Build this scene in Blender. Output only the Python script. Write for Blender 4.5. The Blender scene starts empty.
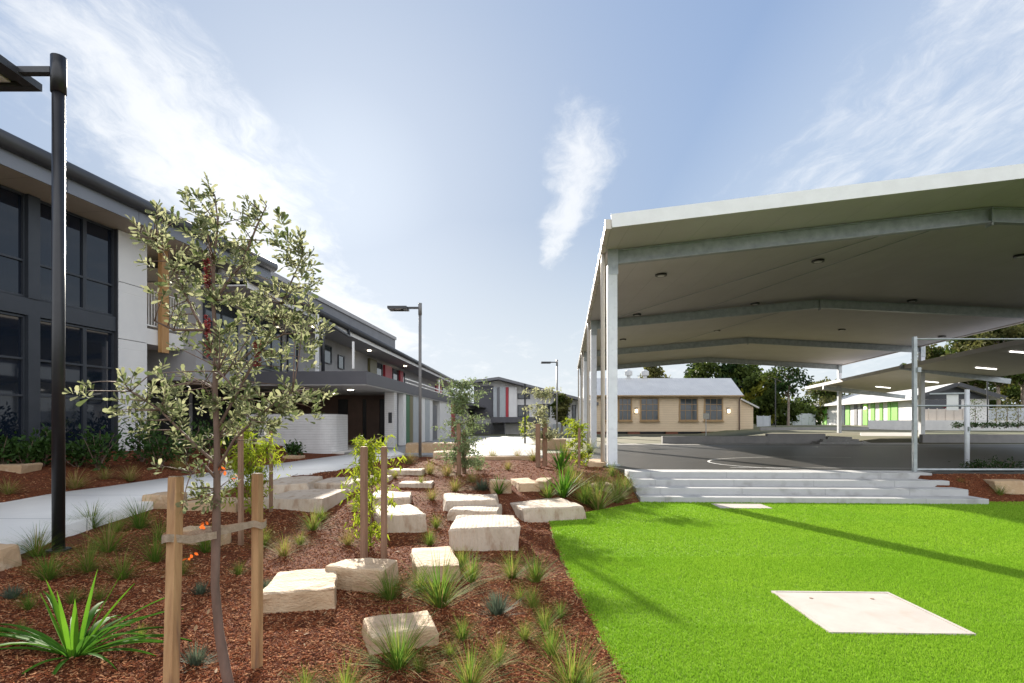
import bpy, bmesh, math, random
import numpy as np
from mathutils import Vector, Matrix, noise as mnoise
random.seed(7)
RNG = np.random.default_rng(11)
SC = bpy.context.scene
COL = SC.collection
R = math.radians
EYE, F, CX, HY = 1.8, 569.0, 512.0, 422.0

# ------------------------------------------------------------------ helpers
def tag(o, label=None, cat=None, group=None, kind=None):
    if label: o['label'] = label
    if cat: o['category'] = cat
    if group: o['group'] = group
    if kind: o['kind'] = kind
    return o

def thing(name, label, cat, loc=(0, 0, 0), rotz=0.0, group=None):
    o = bpy.data.objects.new(name, None); COL.objects.link(o)
    o.empty_display_size = .2
    o.location = loc; o.rotation_euler = (0, 0, rotz)
    return tag(o, label, cat, group)

def link_mesh(name, me, mats, parent=None):
    o = bpy.data.objects.new(name, me); COL.objects.link(o)
    for m in (mats if isinstance(mats, (list, tuple)) else [mats]):
        me.materials.append(m)
    if parent is not None: o.parent = parent
    return o

def dup(o, loc=None, rotz=None, scale=None, label=None, group=None):
    def cp(x, par):
        c = x.copy(); COL.objects.link(c)
        if par is not None: c.parent = par
        for ch in [k for k in COL.objects if k.parent == x]: cp(ch, c)
        return c
    c = cp(o, None)
    if loc is not None: c.location = loc
    if rotz is not None: c.rotation_euler = (0, 0, rotz)
    if scale is not None: c.scale = scale if hasattr(scale, '__len__') else (scale,) * 3
    if label: c['label'] = label
    if group: c['group'] = group
    return c

class MB:
    def __init__(s): s.v = []; s.f = []; s.m = []
    def add(s, vs, fs, mi=0):
        b = len(s.v); s.v += [tuple(v) for v in vs]
        for f in fs: s.f.append([b + i for i in f]); s.m.append(mi)
        return s
    def box(s, x0, x1, y0, y1, z0, z1, mi=0):
        return s.add([(x0,y0,z0),(x1,y0,z0),(x1,y1,z0),(x0,y1,z0),(x0,y0,z1),(x1,y0,z1),(x1,y1,z1),(x0,y1,z1)],
            [(0,3,2,1),(4,5,6,7),(0,1,5,4),(1,2,6,5),(2,3,7,6),(3,0,4,7)], mi)
    def hexa(s, b, t, mi=0):   # bottom loop ccw, top loop ccw
        n = len(b)
        fs = [tuple(reversed(range(n))), tuple(range(n, 2*n))] + [(i, (i+1) % n, n+(i+1) % n, n+i) for i in range(n)]
        return s.add(list(b)+list(t), fs, mi)
    def bar(s, p0, p1, w, h, up=(0,0,1), mi=0, ow=0.0, oh=0.0):
        p0, p1 = Vector(p0), Vector(p1); d = (p1-p0).normalized(); up = Vector(up)
        r = d.cross(up)
        if r.length < 1e-4: r = d.cross(Vector((1,0,0)))
        r.normalize(); u = r.cross(d).normalized()
        def lp(p): return [p+r*(a*w/2+ow)+u*(b*h/2+oh) for a, b in ((-1,-1),(1,-1),(1,1),(-1,1))]
        a, b = lp(p0), lp(p1)
        return s.add(a+b, [(0,1,2,3),(7,6,5,4),(0,4,5,1),(1,5,6,2),(2,6,7,3),(3,7,4,0)], mi)
    def tube(s, pts, rad, n=8, mi=0, cap=True):
        pts = [Vector(p) for p in pts]
        if not hasattr(rad, '__len__'): rad = [rad]*len(pts)
        b = len(s.v); ref = None
        for i, p in enumerate(pts):
            d = (pts[min(i+1, len(pts)-1)]-pts[max(i-1, 0)]).normalized()
            if ref is None: ref = d.orthogonal()
            x = ref-d*ref.dot(d)
            x = x.normalized() if x.length > 1e-5 else d.orthogonal().normalized()
            ref = x; y = d.cross(x)
            for k in range(n):
                a = 2*math.pi*k/n
                s.v.append(tuple(p+x*(rad[i]*math.cos(a))+y*(rad[i]*math.sin(a))))
        for i in range(len(pts)-1):
            for k in range(n):
                k2 = (k+1) % n
                s.f.append([b+i*n+k, b+i*n+k2, b+(i+1)*n+k2, b+(i+1)*n+k]); s.m.append(mi)
        if cap:
            s.f.append([b+k for k in range(n)]); s.m.append(mi)
            s.f.append([b+(len(pts)-1)*n+k for k in reversed(range(n))]); s.m.append(mi)
        return s
    def build(s, name, mats, parent=None, smooth=False, bevel=0.0):
        me = bpy.data.meshes.new(name); me.from_pydata(s.v, [], s.f)
        me.polygons.foreach_set('material_index', s.m)
        bm = bmesh.new(); bm.from_mesh(me); bmesh.ops.recalc_face_normals(bm, faces=bm.faces); bm.to_mesh(me); bm.free()
        if smooth: me.polygons.foreach_set('use_smooth', [True]*len(me.polygons))
        me.update()
        o = link_mesh(name, me, mats, parent)
        if bevel:
            md = o.modifiers.new('bevel', 'BEVEL'); md.width = bevel; md.segments = 2; md.limit_method = 'ANGLE'
        return o

def np_mesh(name, V, Fc, mats, parent=None, smooth=False, mi=None):
    """V (n,3) floats, Fc (m,k) ints"""
    me = bpy.data.meshes.new(name); n, k = Fc.shape
    me.vertices.add(len(V)); me.vertices.foreach_set('co', np.asarray(V, np.float32).ravel())
    me.loops.add(n*k); me.loops.foreach_set('vertex_index', Fc.astype(np.int32).ravel())
    me.polygons.add(n); me.polygons.foreach_set('loop_start', np.arange(0, n*k, k, dtype=np.int32))
    if mi is not None: me.polygons.foreach_set('material_index', mi.astype(np.int32))
    if smooth: me.polygons.foreach_set('use_smooth', np.ones(n, bool))
    me.update(calc_edges=True); me.validate()
    return link_mesh(name, me, mats, parent)

def nrm(a): return a/np.maximum(np.linalg.norm(a, axis=-1, keepdims=True), 1e-9)

LEAF_SHAPES = {  # (along, across) outlines
    'obovate': [(0,.0),(.35,.26),(.75,.5),(.97,.28),(1.0,0),(.97,-.28),(.75,-.5),(.35,-.26)],
    'oval': [(0,0),(.3,.42),(.65,.45),(1,0),(.65,-.45),(.3,-.42)],
    'lance': [(0,0),(.22,.5),(.6,.36),(1,0),(.6,-.36),(.22,-.5)],
    'diamond': [(0,0),(.45,.5),(1,0),(.45,-.5)],
}
def leaf_arrays(P, D, L, W, shape='oval', up=None, curl=.15, fold=.25):
    """leaves at P heading D with lengths L and widths W"""
    n = len(P); D = nrm(D)
    if up is None: up = nrm(np.array([0,0,1.0])+.9*RNG.normal(size=(n,3)))
    S = nrm(np.cross(D, up)); U = np.cross(S, D)
    o = LEAF_SHAPES[shape]; k = len(o)
    V = np.zeros((n, k, 3))
    for i, (a, c) in enumerate(o):
        V[:, i] = P+D*(a*L)[:,None]+S*(c*W)[:,None]+U*((-curl*a*a+fold*.3*abs(c))*L)[:,None]
    Fc = np.arange(n*k).reshape(n, k)
    return V.reshape(-1, 3), Fc

def blades_arrays(P, D, L, W, droop, seg=3):
    """grass blades from P: D start directions"""
    n = len(P); D = nrm(D); H = D.copy(); H[:, 2] = 0; H = nrm(H)
    S = nrm(np.cross(D, np.array([0,0,1.0]))+1e-6)
    V = np.zeros((n, (seg+1)*2, 3)); pos = P.copy(); d = D.copy()
    for i in range(seg+1):
        w = W*(1-(i/seg)**1.6)*.5+.0004
        V[:, 2*i] = pos-S*w[:,None]; V[:, 2*i+1] = pos+S*w[:,None]
        pos = pos+d*(L/seg)[:,None]
        d = nrm(d+H*(droop*.35)[:,None]-np.array([0,0,1.0])*(droop)[:,None]*(.3+.5*i/seg))
    b = np.arange(n)[:,None]*((seg+1)*2)
    Fc = np.concatenate([b+np.array([2*i, 2*i+1, 2*i+3, 2*i+2]) for i in range(seg)], 0)
    return V.reshape(-1, 3), Fc

def cat_arrays(parts):
    Vs, Fs, b = [], [], 0
    for V, Fc in parts: Vs.append(V); Fs.append(Fc+b); b += len(V)
    return np.concatenate(Vs), np.concatenate(Fs)

# ------------------------------------------------------------------ materials
def mat(name, c1, c2=None, scale=4.0, rough=.6, bump=0.0, bscale=30.0, metal=0.0, trans=0.0, spec=.5, lo=.35, hi=.65, stretch=(1,1,1), c3=None, s3=40.0, coord='Object', bdist=.02, rvar=0.0):
    m = bpy.data.materials.new(name); m.use_nodes = True
    nt = m.node_tree; N = nt.nodes; L = nt.links
    b = N['Principled BSDF']; out = N['Material Output']
    b.inputs['Base Color'].default_value = (*c1, 1); b.inputs['Roughness'].default_value = rough
    b.inputs['Metallic'].default_value = metal; b.inputs['Specular IOR Level'].default_value = spec
    tc = N.new('ShaderNodeTexCoord'); mp = N.new('ShaderNodeMapping'); mp.inputs['Scale'].default_value = stretch
    L.new(tc.outputs[coord], mp.inputs[0])
    col = None
    if c2 is not None:
        no = N.new('ShaderNodeTexNoise'); no.inputs['Scale'].default_value = scale; no.inputs['Detail'].default_value = 6
        no.inputs['Roughness'].default_value = .62
        L.new(mp.outputs[0], no.inputs['Vector'])
        mr = N.new('ShaderNodeMapRange'); mr.inputs[1].default_value = lo; mr.inputs[2].default_value = hi
        L.new(no.outputs['Fac'], mr.inputs[0])
        mx = N.new('ShaderNodeMix'); mx.data_type = 'RGBA'
        mx.inputs[6].default_value = (*c1, 1); mx.inputs[7].default_value = (*c2, 1)
        L.new(mr.outputs[0], mx.inputs[0]); col = mx.outputs[2]
        if rvar:
            r2 = N.new('ShaderNodeMapRange'); r2.inputs[3].default_value = rough-rvar; r2.inputs[4].default_value = rough+rvar
            L.new(mr.outputs[0], r2.inputs[0]); L.new(r2.outputs[0], b.inputs['Roughness'])
    if c3 is not None:
        n3 = N.new('ShaderNodeTexNoise'); n3.inputs['Scale'].default_value = s3; n3.inputs['Detail'].default_value = 3
        L.new(mp.outputs[0], n3.inputs['Vector'])
        m3 = N.new('ShaderNodeMapRange'); m3.inputs[1].default_value = .55; m3.inputs[2].default_value = .72
        L.new(n3.outputs['Fac'], m3.inputs[0])
        x3 = N.new('ShaderNodeMix'); x3.data_type = 'RGBA'; x3.inputs[7].default_value = (*c3, 1)
        L.new(m3.outputs[0], x3.inputs[0])
        if col is not None: L.new(col, x3.inputs[6])
        else: x3.inputs[6].default_value = (*c1, 1)
        col = x3.outputs[2]
    if col is not None: L.new(col, b.inputs['Base Color'])
    if bump:
        nb = N.new('ShaderNodeTexNoise'); nb.inputs['Scale'].default_value = bscale; nb.inputs['Detail'].default_value = 5
        L.new(mp.outputs[0], nb.inputs['Vector'])
        bp = N.new('ShaderNodeBump'); bp.inputs['Strength'].default_value = bump; bp.inputs['Distance'].default_value = bdist
        L.new(nb.outputs['Fac'], bp.inputs['Height']); L.new(bp.outputs[0], b.inputs['Normal'])
    if trans:
        t = N.new('ShaderNodeBsdfTranslucent'); ms = N.new('ShaderNodeMixShader'); ms.inputs[0].default_value = trans
        if col is not None: L.new(col, t.inputs['Color'])
        else: t.inputs['Color'].default_value = (*c1, 1)
        L.new(b.outputs[0], ms.inputs[1]); L.new(t.outputs[0], ms.inputs[2]); L.new(ms.outputs[0], out.inputs['Surface'])
    return m

def add_lines(m, axis, period, width, depth=.4, dark=None, offset=0.0):
    """grooves across a cladding: repeats along object axis"""
    nt = m.node_tree; N = nt.nodes; L = nt.links; b = N['Principled BSDF']
    tc = N.new('ShaderNodeTexCoord'); sx = N.new('ShaderNodeSeparateXYZ'); L.new(tc.outputs['Object'], sx.inputs[0])
    def M(op, a, v=None):
        n = N.new('ShaderNodeMath'); n.operation = op
        L.new(a, n.inputs[0])
        if v is not None: n.inputs[1].default_value = v
        return n.outputs[0]
    f = M('FRACT', M('MULTIPLY', M('ADD', sx.outputs[axis], offset+100.0), 1/period))
    f = M('ABSOLUTE', M('SUBTRACT', f, .5))
    g = N.new('ShaderNodeMapRange'); g.inputs[1].default_value = .5-width/period; g.inputs[2].default_value = .5
    g.interpolation_type = 'SMOOTHSTEP'; L.new(f, g.inputs[0])
    bp = N.new('ShaderNodeBump'); bp.invert = True; bp.inputs['Strength'].default_value = depth; bp.inputs['Distance'].default_value = .02
    L.new(g.outputs[0], bp.inputs['Height'])
    if b.inputs['Normal'].links: L.new(b.inputs['Normal'].links[0].from_socket, bp.inputs['Normal'])
    L.new(bp.outputs[0], b.inputs['Normal'])
    if dark is not None:
        mx = N.new('ShaderNodeMix'); mx.data_type = 'RGBA'; mx.inputs[7].default_value = (*dark, 1)
        if b.inputs['Base Color'].links: L.new(b.inputs['Base Color'].links[0].from_socket, mx.inputs[6])
        else: mx.inputs[6].default_value = b.inputs['Base Color'].default_value
        L.new(g.outputs[0], mx.inputs[0]); L.new(mx.outputs[2], b.inputs['Base Color'])
    return m

def emit(name, c, s):
    m = bpy.data.materials.new(name); m.use_nodes = True; b = m.node_tree.nodes['Principled BSDF']
    b.inputs['Base Color'].default_value = (.8,.8,.8,1); b.inputs['Emission Color'].default_value = (*c, 1); b.inputs['Emission Strength'].default_value = s
    return m

M = {}
M['mulch'] = mat('bark_mulch', (.17,.058,.028), (.075,.025,.013), scale=18, rough=.9, bump=1.0, bscale=55, c3=(.28,.12,.065), s3=46, bdist=.03, spec=.04)
M['chip_mid'] = mat('bark_chip_mid', (.29,.095,.040), (.17,.054,.025), scale=9, rough=1.0, spec=.04)
M['chip_light'] = mat('bark_chip_light', (.50,.27,.14), (.37,.165,.08), scale=9, rough=1.0, spec=.04)
M['chip_dark'] = mat('bark_chip_dark', (.14,.048,.028), (.08,.028,.017), scale=9, rough=1.0, spec=.04)
M['turf'] = mat('turf_base', (.15,.275,.012), (.135,.255,.010), scale=3, rough=.9, bump=.6, bscale=220, spec=.2)
M['blade2'] = mat('turf_blade_dark', (.13,.265,.012), (.155,.30,.014), scale=1.5, rough=.8, trans=.2, spec=.15)
M['blade3'] = mat('turf_blade_light', (.25,.43,.035), (.31,.48,.045), scale=.5, rough=.7, trans=.25, spec=.2)
M['blade1'] = mat('turf_blade', (.185,.355,.02), (.235,.40,.026), scale=.5, rough=.7, trans=.25, spec=.2)
M['concrete'] = mat('concrete', (.30,.295,.275), (.25,.245,.235), scale=1.4, rough=.75, bump=.12, bscale=120, c3=(.40,.39,.38), s3=7)
M['path'] = mat('path_concrete', (.78,.75,.69), (.72,.69,.635), scale=.8, rough=.7, bump=.1, bscale=150)
M['step'] = mat('step_concrete', (.44,.44,.435), (.40,.40,.395), scale=2.2, rough=.8, bump=.15, bscale=90, c3=(.30,.295,.285), s3=2.6, spec=.3)
M['pit'] = mat('pit_lid_concrete', (.47,.42,.375), (.41,.37,.33), scale=3, rough=.8, bump=.2, bscale=120, c3=(.40,.345,.295), s3=4)
M['asphalt'] = mat('asphalt', (.044,.041,.038), (.034,.032,.030), scale=.9, rough=.40, bump=.12, bscale=240, bdist=.006)
M['linewhite'] = mat('line_paint', (.75,.75,.73), (.6,.6,.58), scale=8, rough=.6)
M['sand'] = mat('sandstone', (.52,.385,.25), (.42,.285,.165), scale=2.2, rough=.85, bump=.55, bscale=26, c3=(.36,.235,.135), s3=5, stretch=(1,1,2.2), bdist=.03)
M['lampgrey'] = mat('grey_lamp_metal', (.16,.155,.15), (.19,.185,.18), scale=2, rough=.45)
M['sandpale'] = mat('pale_sandstone', (.49,.405,.315), (.41,.325,.24), scale=2.4, rough=.85, bump=.5, bscale=24, c3=(.33,.235,.16), s3=4.5, stretch=(2.2,1,1), bdist=.025)
M['sandtan'] = mat('tan_sandstone', (.46,.32,.19), (.37,.245,.14), scale=2, rough=.88, bump=.5, bscale=22, c3=(.50,.38,.26), s3=8, bdist=.03)
M['timber'] = mat('stake_timber', (.46,.28,.13), (.30,.16,.07), scale=3, rough=.75, bump=.4, bscale=30, stretch=(6,6,.6), c3=(.17,.10,.06), s3=2.5, bdist=.01)
M['timberdark'] = mat('dark_stake_timber', (.29,.175,.11), (.20,.115,.07), scale=5, rough=.8, bump=.3, bscale=30, stretch=(5,5,.7))
M['column'] = mat('column_timber', (.46,.26,.10), (.38,.20,.075), scale=3, rough=.55, stretch=(6,6,.5))
M['hessian'] = mat('hessian_tie', (.42,.33,.24), (.30,.23,.16), scale=30, rough=.9, bump=.6, bscale=160)
M['bark'] = mat('young_bark', (.20,.13,.10), (.12,.08,.06), scale=9, rough=.85, bump=.5, bscale=50, stretch=(1,1,.35), bdist=.008)
M['barkgum'] = mat('gum_bark', (.30,.25,.20), (.15,.11,.085), scale=3, rough=.85, bump=.4, bscale=12)
def leafmat(n, a, b, sc=4, t=.35, rough=.68, c3=None, spec=.16): return mat(n, a, b, scale=sc, rough=rough, trans=t, spec=spec, c3=c3, s3=sc*2.5)
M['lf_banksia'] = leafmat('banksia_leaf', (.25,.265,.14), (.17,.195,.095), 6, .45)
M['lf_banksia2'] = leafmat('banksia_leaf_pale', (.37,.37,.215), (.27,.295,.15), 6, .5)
M['lf_banksia3'] = leafmat('banksia_leaf_dark', (.13,.16,.06), (.085,.115,.042), 6, .35)  # darker leaf tone, dealt to leaves at random
M['lf_willow'] = leafmat('willow_leaf', (.33,.37,.03), (.21,.29,.022), 5, .5)
M['lf_grey'] = leafmat('grey_green_leaf', (.23,.28,.135), (.15,.21,.09), 5, .4)
M['lf_dark'] = leafmat('dark_leaf', (.030,.062,.016), (.016,.036,.009), .55, .3)
M['lf_mid'] = leafmat('mid_leaf', (.085,.115,.022), (.045,.070,.015), .5, .35)
M['lf_olive'] = leafmat('olive_leaf', (.15,.15,.045), (.085,.090,.030), .5, .4)
M['lf_yellow'] = leafmat('yellow_leaf', (.26,.25,.030), (.14,.16,.025), .6, .4)
M['lf_shrub'] = leafmat('shrub_leaf', (.050,.100,.022), (.028,.062,.014), 4, .3, .4)
M['lf_orange'] = leafmat('orange_leaf', (.72,.16,.03), (.60,.10,.02), 9, .4)
M['gr_green'] = leafmat('grass_green', (.13,.23,.030), (.085,.17,.024), 9, .45, .75, None, .12)
M['gr_yellow'] = leafmat('grass_yellow', (.25,.27,.045), (.16,.21,.035), 9, .45, .75, None, .12)
M['gr_straw'] = leafmat('grass_straw', (.40,.29,.12), (.30,.21,.08), 9, .35, .8, None, .1)
M['gr_grey'] = leafmat('grass_grey', (.12,.15,.10), (.08,.11,.07), 9, .3, .75, None, .12)
M['strap'] = leafmat('strap_leaf', (.085,.21,.022), (.05,.14,.016), 5, .4, .62, spec=.08)
M['strapnew'] = leafmat('strap_leaf_new', (.13,.29,.02), (.09,.22,.016), 5, .35, .6, spec=.1)
M['charcoal'] = mat('charcoal_metal', (.035,.037,.042), (.045,.047,.052), scale=2, rough=.42)
M['black'] = mat('black_paint', (.012,.012,.014), (.018,.018,.02), scale=6, rough=.35)
M['frame'] = mat('window_frame_metal', (.030,.035,.044), (.038,.043,.053), scale=2, rough=.4)
M['glass'] = mat('dark_glass', (.006,.010,.019), (.008,.012,.022), scale=.7, rough=.03, spec=.6)
M['glasspale'] = mat('window_glass', (.03,.04,.045), (.05,.06,.065), scale=1.2, rough=.06, spec=.7)
M['fascia'] = mat('bluegrey_fascia', (.20,.215,.25), (.18,.195,.23), scale=1.5, rough=.5)
M['fasciadk'] = mat('dark_fascia', (.085,.083,.095), (.075,.074,.085), scale=1.5, rough=.5)
M['soffit'] = mat('beige_soffit', (.50,.44,.37), (.46,.40,.34), scale=1.5, rough=.7)
M['soffitgrey'] = mat('grey_soffit', (.50,.49,.49), (.46,.455,.46), scale=1.5, rough=.7)
M['whitepanel'] = mat('white_cladding', (.74,.73,.71), (.69,.68,.67), scale=1.2, rough=.55)
M['whitebrick'] = mat('white_brick', (.68,.67,.66), (.62,.61,.60), scale=4, rough=.7, bump=.2, bscale=60)
add_lines(M['whitebrick'], 2, .10, .012, .6, (.50,.49,.48))
M['greywall'] = mat('grey_wall', (.36,.35,.35), (.31,.30,.30), scale=1.2, rough=.6)
M['midgrey'] = mat('mid_grey_cladding', (.17,.17,.18), (.14,.14,.15), scale=1.2, rough=.55)
M['brown'] = mat('brown_panel', (.13,.075,.055), (.10,.06,.045), scale=2, rough=.5)
M['red'] = mat('red_panel', (.42,.03,.045), (.36,.022,.036), scale=2, rough=.45)
M['green'] = mat('green_panel', (.022,.14,.055), (.018,.115,.045), scale=2, rough=.45)
M['olive'] = mat('olive_panel', (.17,.15,.07), (.15,.13,.06), scale=2, rough=.45)
M['palegrey'] = mat('pale_grey_panel', (.42,.45,.47), (.38,.41,.43), scale=2, rough=.45)
M['limegreen'] = mat('lime_panel', (.20,.52,.07), (.17,.46,.055), scale=2, rough=.45)
M['white'] = mat('white_paint', (.78,.78,.77), (.72,.72,.71), scale=3, rough=.45)
M['postwhite'] = mat('white_post_paint', (.74,.76,.79), (.66,.68,.72), scale=1.8, rough=.4, c3=(.62,.64,.67), s3=6)
M['galv'] = mat('galvanised_steel', (.42,.45,.46), (.30,.33,.34), scale=5, rough=.42, metal=.55)
M['roofsoff'] = mat('roof_underside', (.58,.555,.55), (.53,.505,.50), scale=.5, rough=.6)
add_lines(M['roofsoff'], 0, 1.0, .014, .5, (.47,.455,.43))
M['gutter'] = mat('beige_gutter', (.58,.53,.46), (.53,.48,.42), scale=3, rough=.45)
M['cream'] = mat('cream_weatherboard', (.74,.59,.41), (.70,.56,.39), scale=1.2, rough=.6)
add_lines(M['cream'], 2, .19, .03, .6, (.52,.39,.25))
M['creamtrim'] = mat('tan_window_trim', (.38,.25,.12), (.33,.21,.10), scale=3, rough=.5)
M['roofmetal'] = mat('corrugated_roof', (.55,.55,.54), (.49,.49,.485), scale=.8, rough=.6)
add_lines(M['roofmetal'], 0, .25, .1, .5)
M['brickpier'] = mat('brick_pier', (.22,.085,.05), (.15,.06,.04), scale=6, rough=.85)
M['retwall'] = mat('grey_block_wall', (.31,.30,.29), (.25,.245,.24), scale=1.5, rough=.8, bump=.2, bscale=30)
M['retwhite'] = mat('pale_block_wall', (.64,.63,.61), (.56,.55,.54), scale=1.5, rough=.75, bump=.15, bscale=30)
M['fence'] = mat('pale_fence_sheet', (.46,.49,.52), (.41,.44,.47), scale=2, rough=.5)
add_lines(M['fence'], 0, .2, .05, .6)
M['fencetan'] = mat('tan_fence_sheet', (.52,.46,.40), (.47,.42,.37), scale=2, rough=.5)
M['dirt'] = mat('far_ground', (.16,.14,.085), (.09,.10,.045), scale=.12, rough=.95, bump=.2, bscale=6)
M['lampglow'] = emit('lamp_glow', (1,.86,.62), 5.0)
M['lampwarm'] = emit('warm_lamp_glow', (1,.8,.5), 7.0)
M['tubeglow'] = emit('tube_glow', (1,.97,.9), 1.6)
M['sign'] = mat('sign_white', (.8,.8,.8), (.7,.7,.7), scale=5, rough=.4)

add_lines(M['step'], 0, 1.862, .007, .5, (.24,.24,.24))
add_lines(M['sandpale'], 0, .055, .02, .22)
# ------------------------------------------------------------------ terrain
def S(t): t = min(1.0, max(0.0, t)); return t*t*(3-2*t)
def at(px, py, Y): return Vector(((px-CX)*Y/F, Y, EYE-(py-HY)*Y/F))
EDGE = [(-5,.9),(3.9,.76),(4.7,.72),(6.1,.675),(8.3,.63),(10.45,.66),(11.5,1.78),(12.64,2.86),(14.3,2.92),(16.0,2.5),(20,1.9),(60,1.9)]
def edge_x(y):
    for (a, xa), (b, xb) in zip(EDGE, EDGE[1:]):
        if y <= b: return xa+(xb-xa)*max(0, (y-a))/(b-a)
    return EDGE[-1][1]
def facade_x(y): return -13.96+.155*y
def path_z(y): return .43+.17*S((y-6)/16)
UPPER = [(-60,510),(0,503),(55,493),(110,486),(165,478),(220,471),(275,464),(361,453),(392,449)]
LOWER = [(-60,570),(0,548),(50,530),(100,515),(150,502),(215,488),(290,476),(338,470),(363,462),(405,454)]
def on_path(px, py):
    z = .5
    for _ in range(12):
        Y = F*(EYE-z)/(py-HY); z = path_z(Y)
    return (px-CX)*Y/F, Y
def resample(pts, n):
    P = [Vector((x, y)) for x, y in pts]; L = [0]
    for a, b in zip(P, P[1:]): L.append(L[-1]+(b-a).length)
    out = []
    for k in range(n):
        t = L[-1]*k/(n-1)
        for i in range(len(P)-1):
            if t <= L[i+1]+1e-6:
                out.append(P[i].lerp(P[i+1], (t-L[i])/(L[i+1]-L[i]))); break
    return out
PU = resample([on_path(*p) for p in UPPER], 40); PL = resample([on_path(*p) for p in LOWER], 40)
PATH_EDGE = [((a.x, a.y), (b.x, b.y)) for a, b in zip(PU, PL)]
def path_dist(x, y):
    """signed distance to the path band: <0 inside"""
    best = 9
    for (a, b) in PATH_EDGE[::2]:
        ax, ay = a; bx, by = b
        dx, dy = bx-ax, by-ay; l = dx*dx+dy*dy
        t = ((x-ax)*dx+(y-ay)*dy)/l
        tc = min(1, max(0, t)); d = math.hypot(x-ax-tc*dx, y-ay-tc*dy)
        if 0 < t < 1: d -= .45
        best = min(best, d)
    return best
def ground_z(x, y):
    e = edge_x(y)
    if y < 13.5 or x < e:
        rise = S((y-7.5)/7.5)
        z = .50*rise+.27*S((-x-1.2)/4.2)*(1-.75*rise)
        fo = S((y-12.3)/1.7); z *= (S((e-x)/1.6)*(1-fo)+fo) if x < e else 0
    else: z = .5
    if x >= e:
        z = .5*S((y-12.5)/1.5) if x > 9.6 and y < 14.3 else (.5 if y >= 14 else -.02)
        if y < 15.2 and x <= 9.6: z = -.04
        if x > 9.6 and y < 12.3: z = -.04
    t = S(1-(x-facade_x(y))/4.2) if y < 24 else S(1-(x-facade_x(24))/4.2)
    if x < 0: z = z+(.95-z)*t
    if y > 20: z = z+(.5-z)*S((y-20)/4)*(1 if x > -9 else 0)
    if y > 33 and x > 5: z += .36*S((y-33.2)/.5)*S((x-19.5)/2)
    if y > 54 and x > 18: z += .5*S((y-56)/10)*S((x-20)/12)
    if -12 < x < 4 and y < 30:
        d = path_dist(x, y)
        pz = path_z(y)-.07
        if d < .9: z = min(z, pz) if d < .05 else min(z, pz+(d*.5))
    z += .018*mnoise.noise((x*1.1, y*1.1, 0))+.010*mnoise.noise((x*3.7, y*3.7, 3)) if (x < e or x > 10.3) else 0
    return z
def gpt(px, py, z0=.2):
    """point of the terrain seen at a pixel"""
    z = z0
    for _ in range(40):
        Y = F*(EYE-z)/(py-HY); x = (px-CX)*Y/F; z = .5*z+.5*ground_z(x, Y)
    return Vector((x, Y, z))

def build_ground():
    xs = sorted(set([round(v, 3) for v in np.concatenate([np.linspace(-900,-60,8), np.linspace(-60,-14,14), np.arange(-14,4,.14), np.arange(4,14,.4), np.linspace(14,70,20), np.linspace(70,900,8)])]))
    ys = sorted(set([round(v, 3) for v in np.concatenate([np.linspace(-60,1,8), np.arange(1.4,19,.14), np.arange(19,32,.6), np.linspace(32,120,30), np.linspace(120,1500,8)])]))
    V = []; nx = len(xs)
    for y in ys:
        for x in xs:
            V.append((x, y, ground_z(x, y)))
    i, j = np.meshgrid(np.arange(nx-1), np.arange(len(ys)-1))
    b = (j*nx+i).ravel(); Fc = np.stack([b, b+1, b+nx+1, b+nx], 1)
    V = np.array(V); ctr = V[Fc].mean(1)
    mi = ((ctr[:,1] > 24) | (ctr[:,0] < -14) | (ctr[:,1] < -2) | (ctr[:,0] > 16)).astype(int)
    o = np_mesh('ground', V, Fc, [M['mulch'], M['dirt']], smooth=True, mi=mi)
    tag(o, kind='structure')
build_ground()

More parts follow.
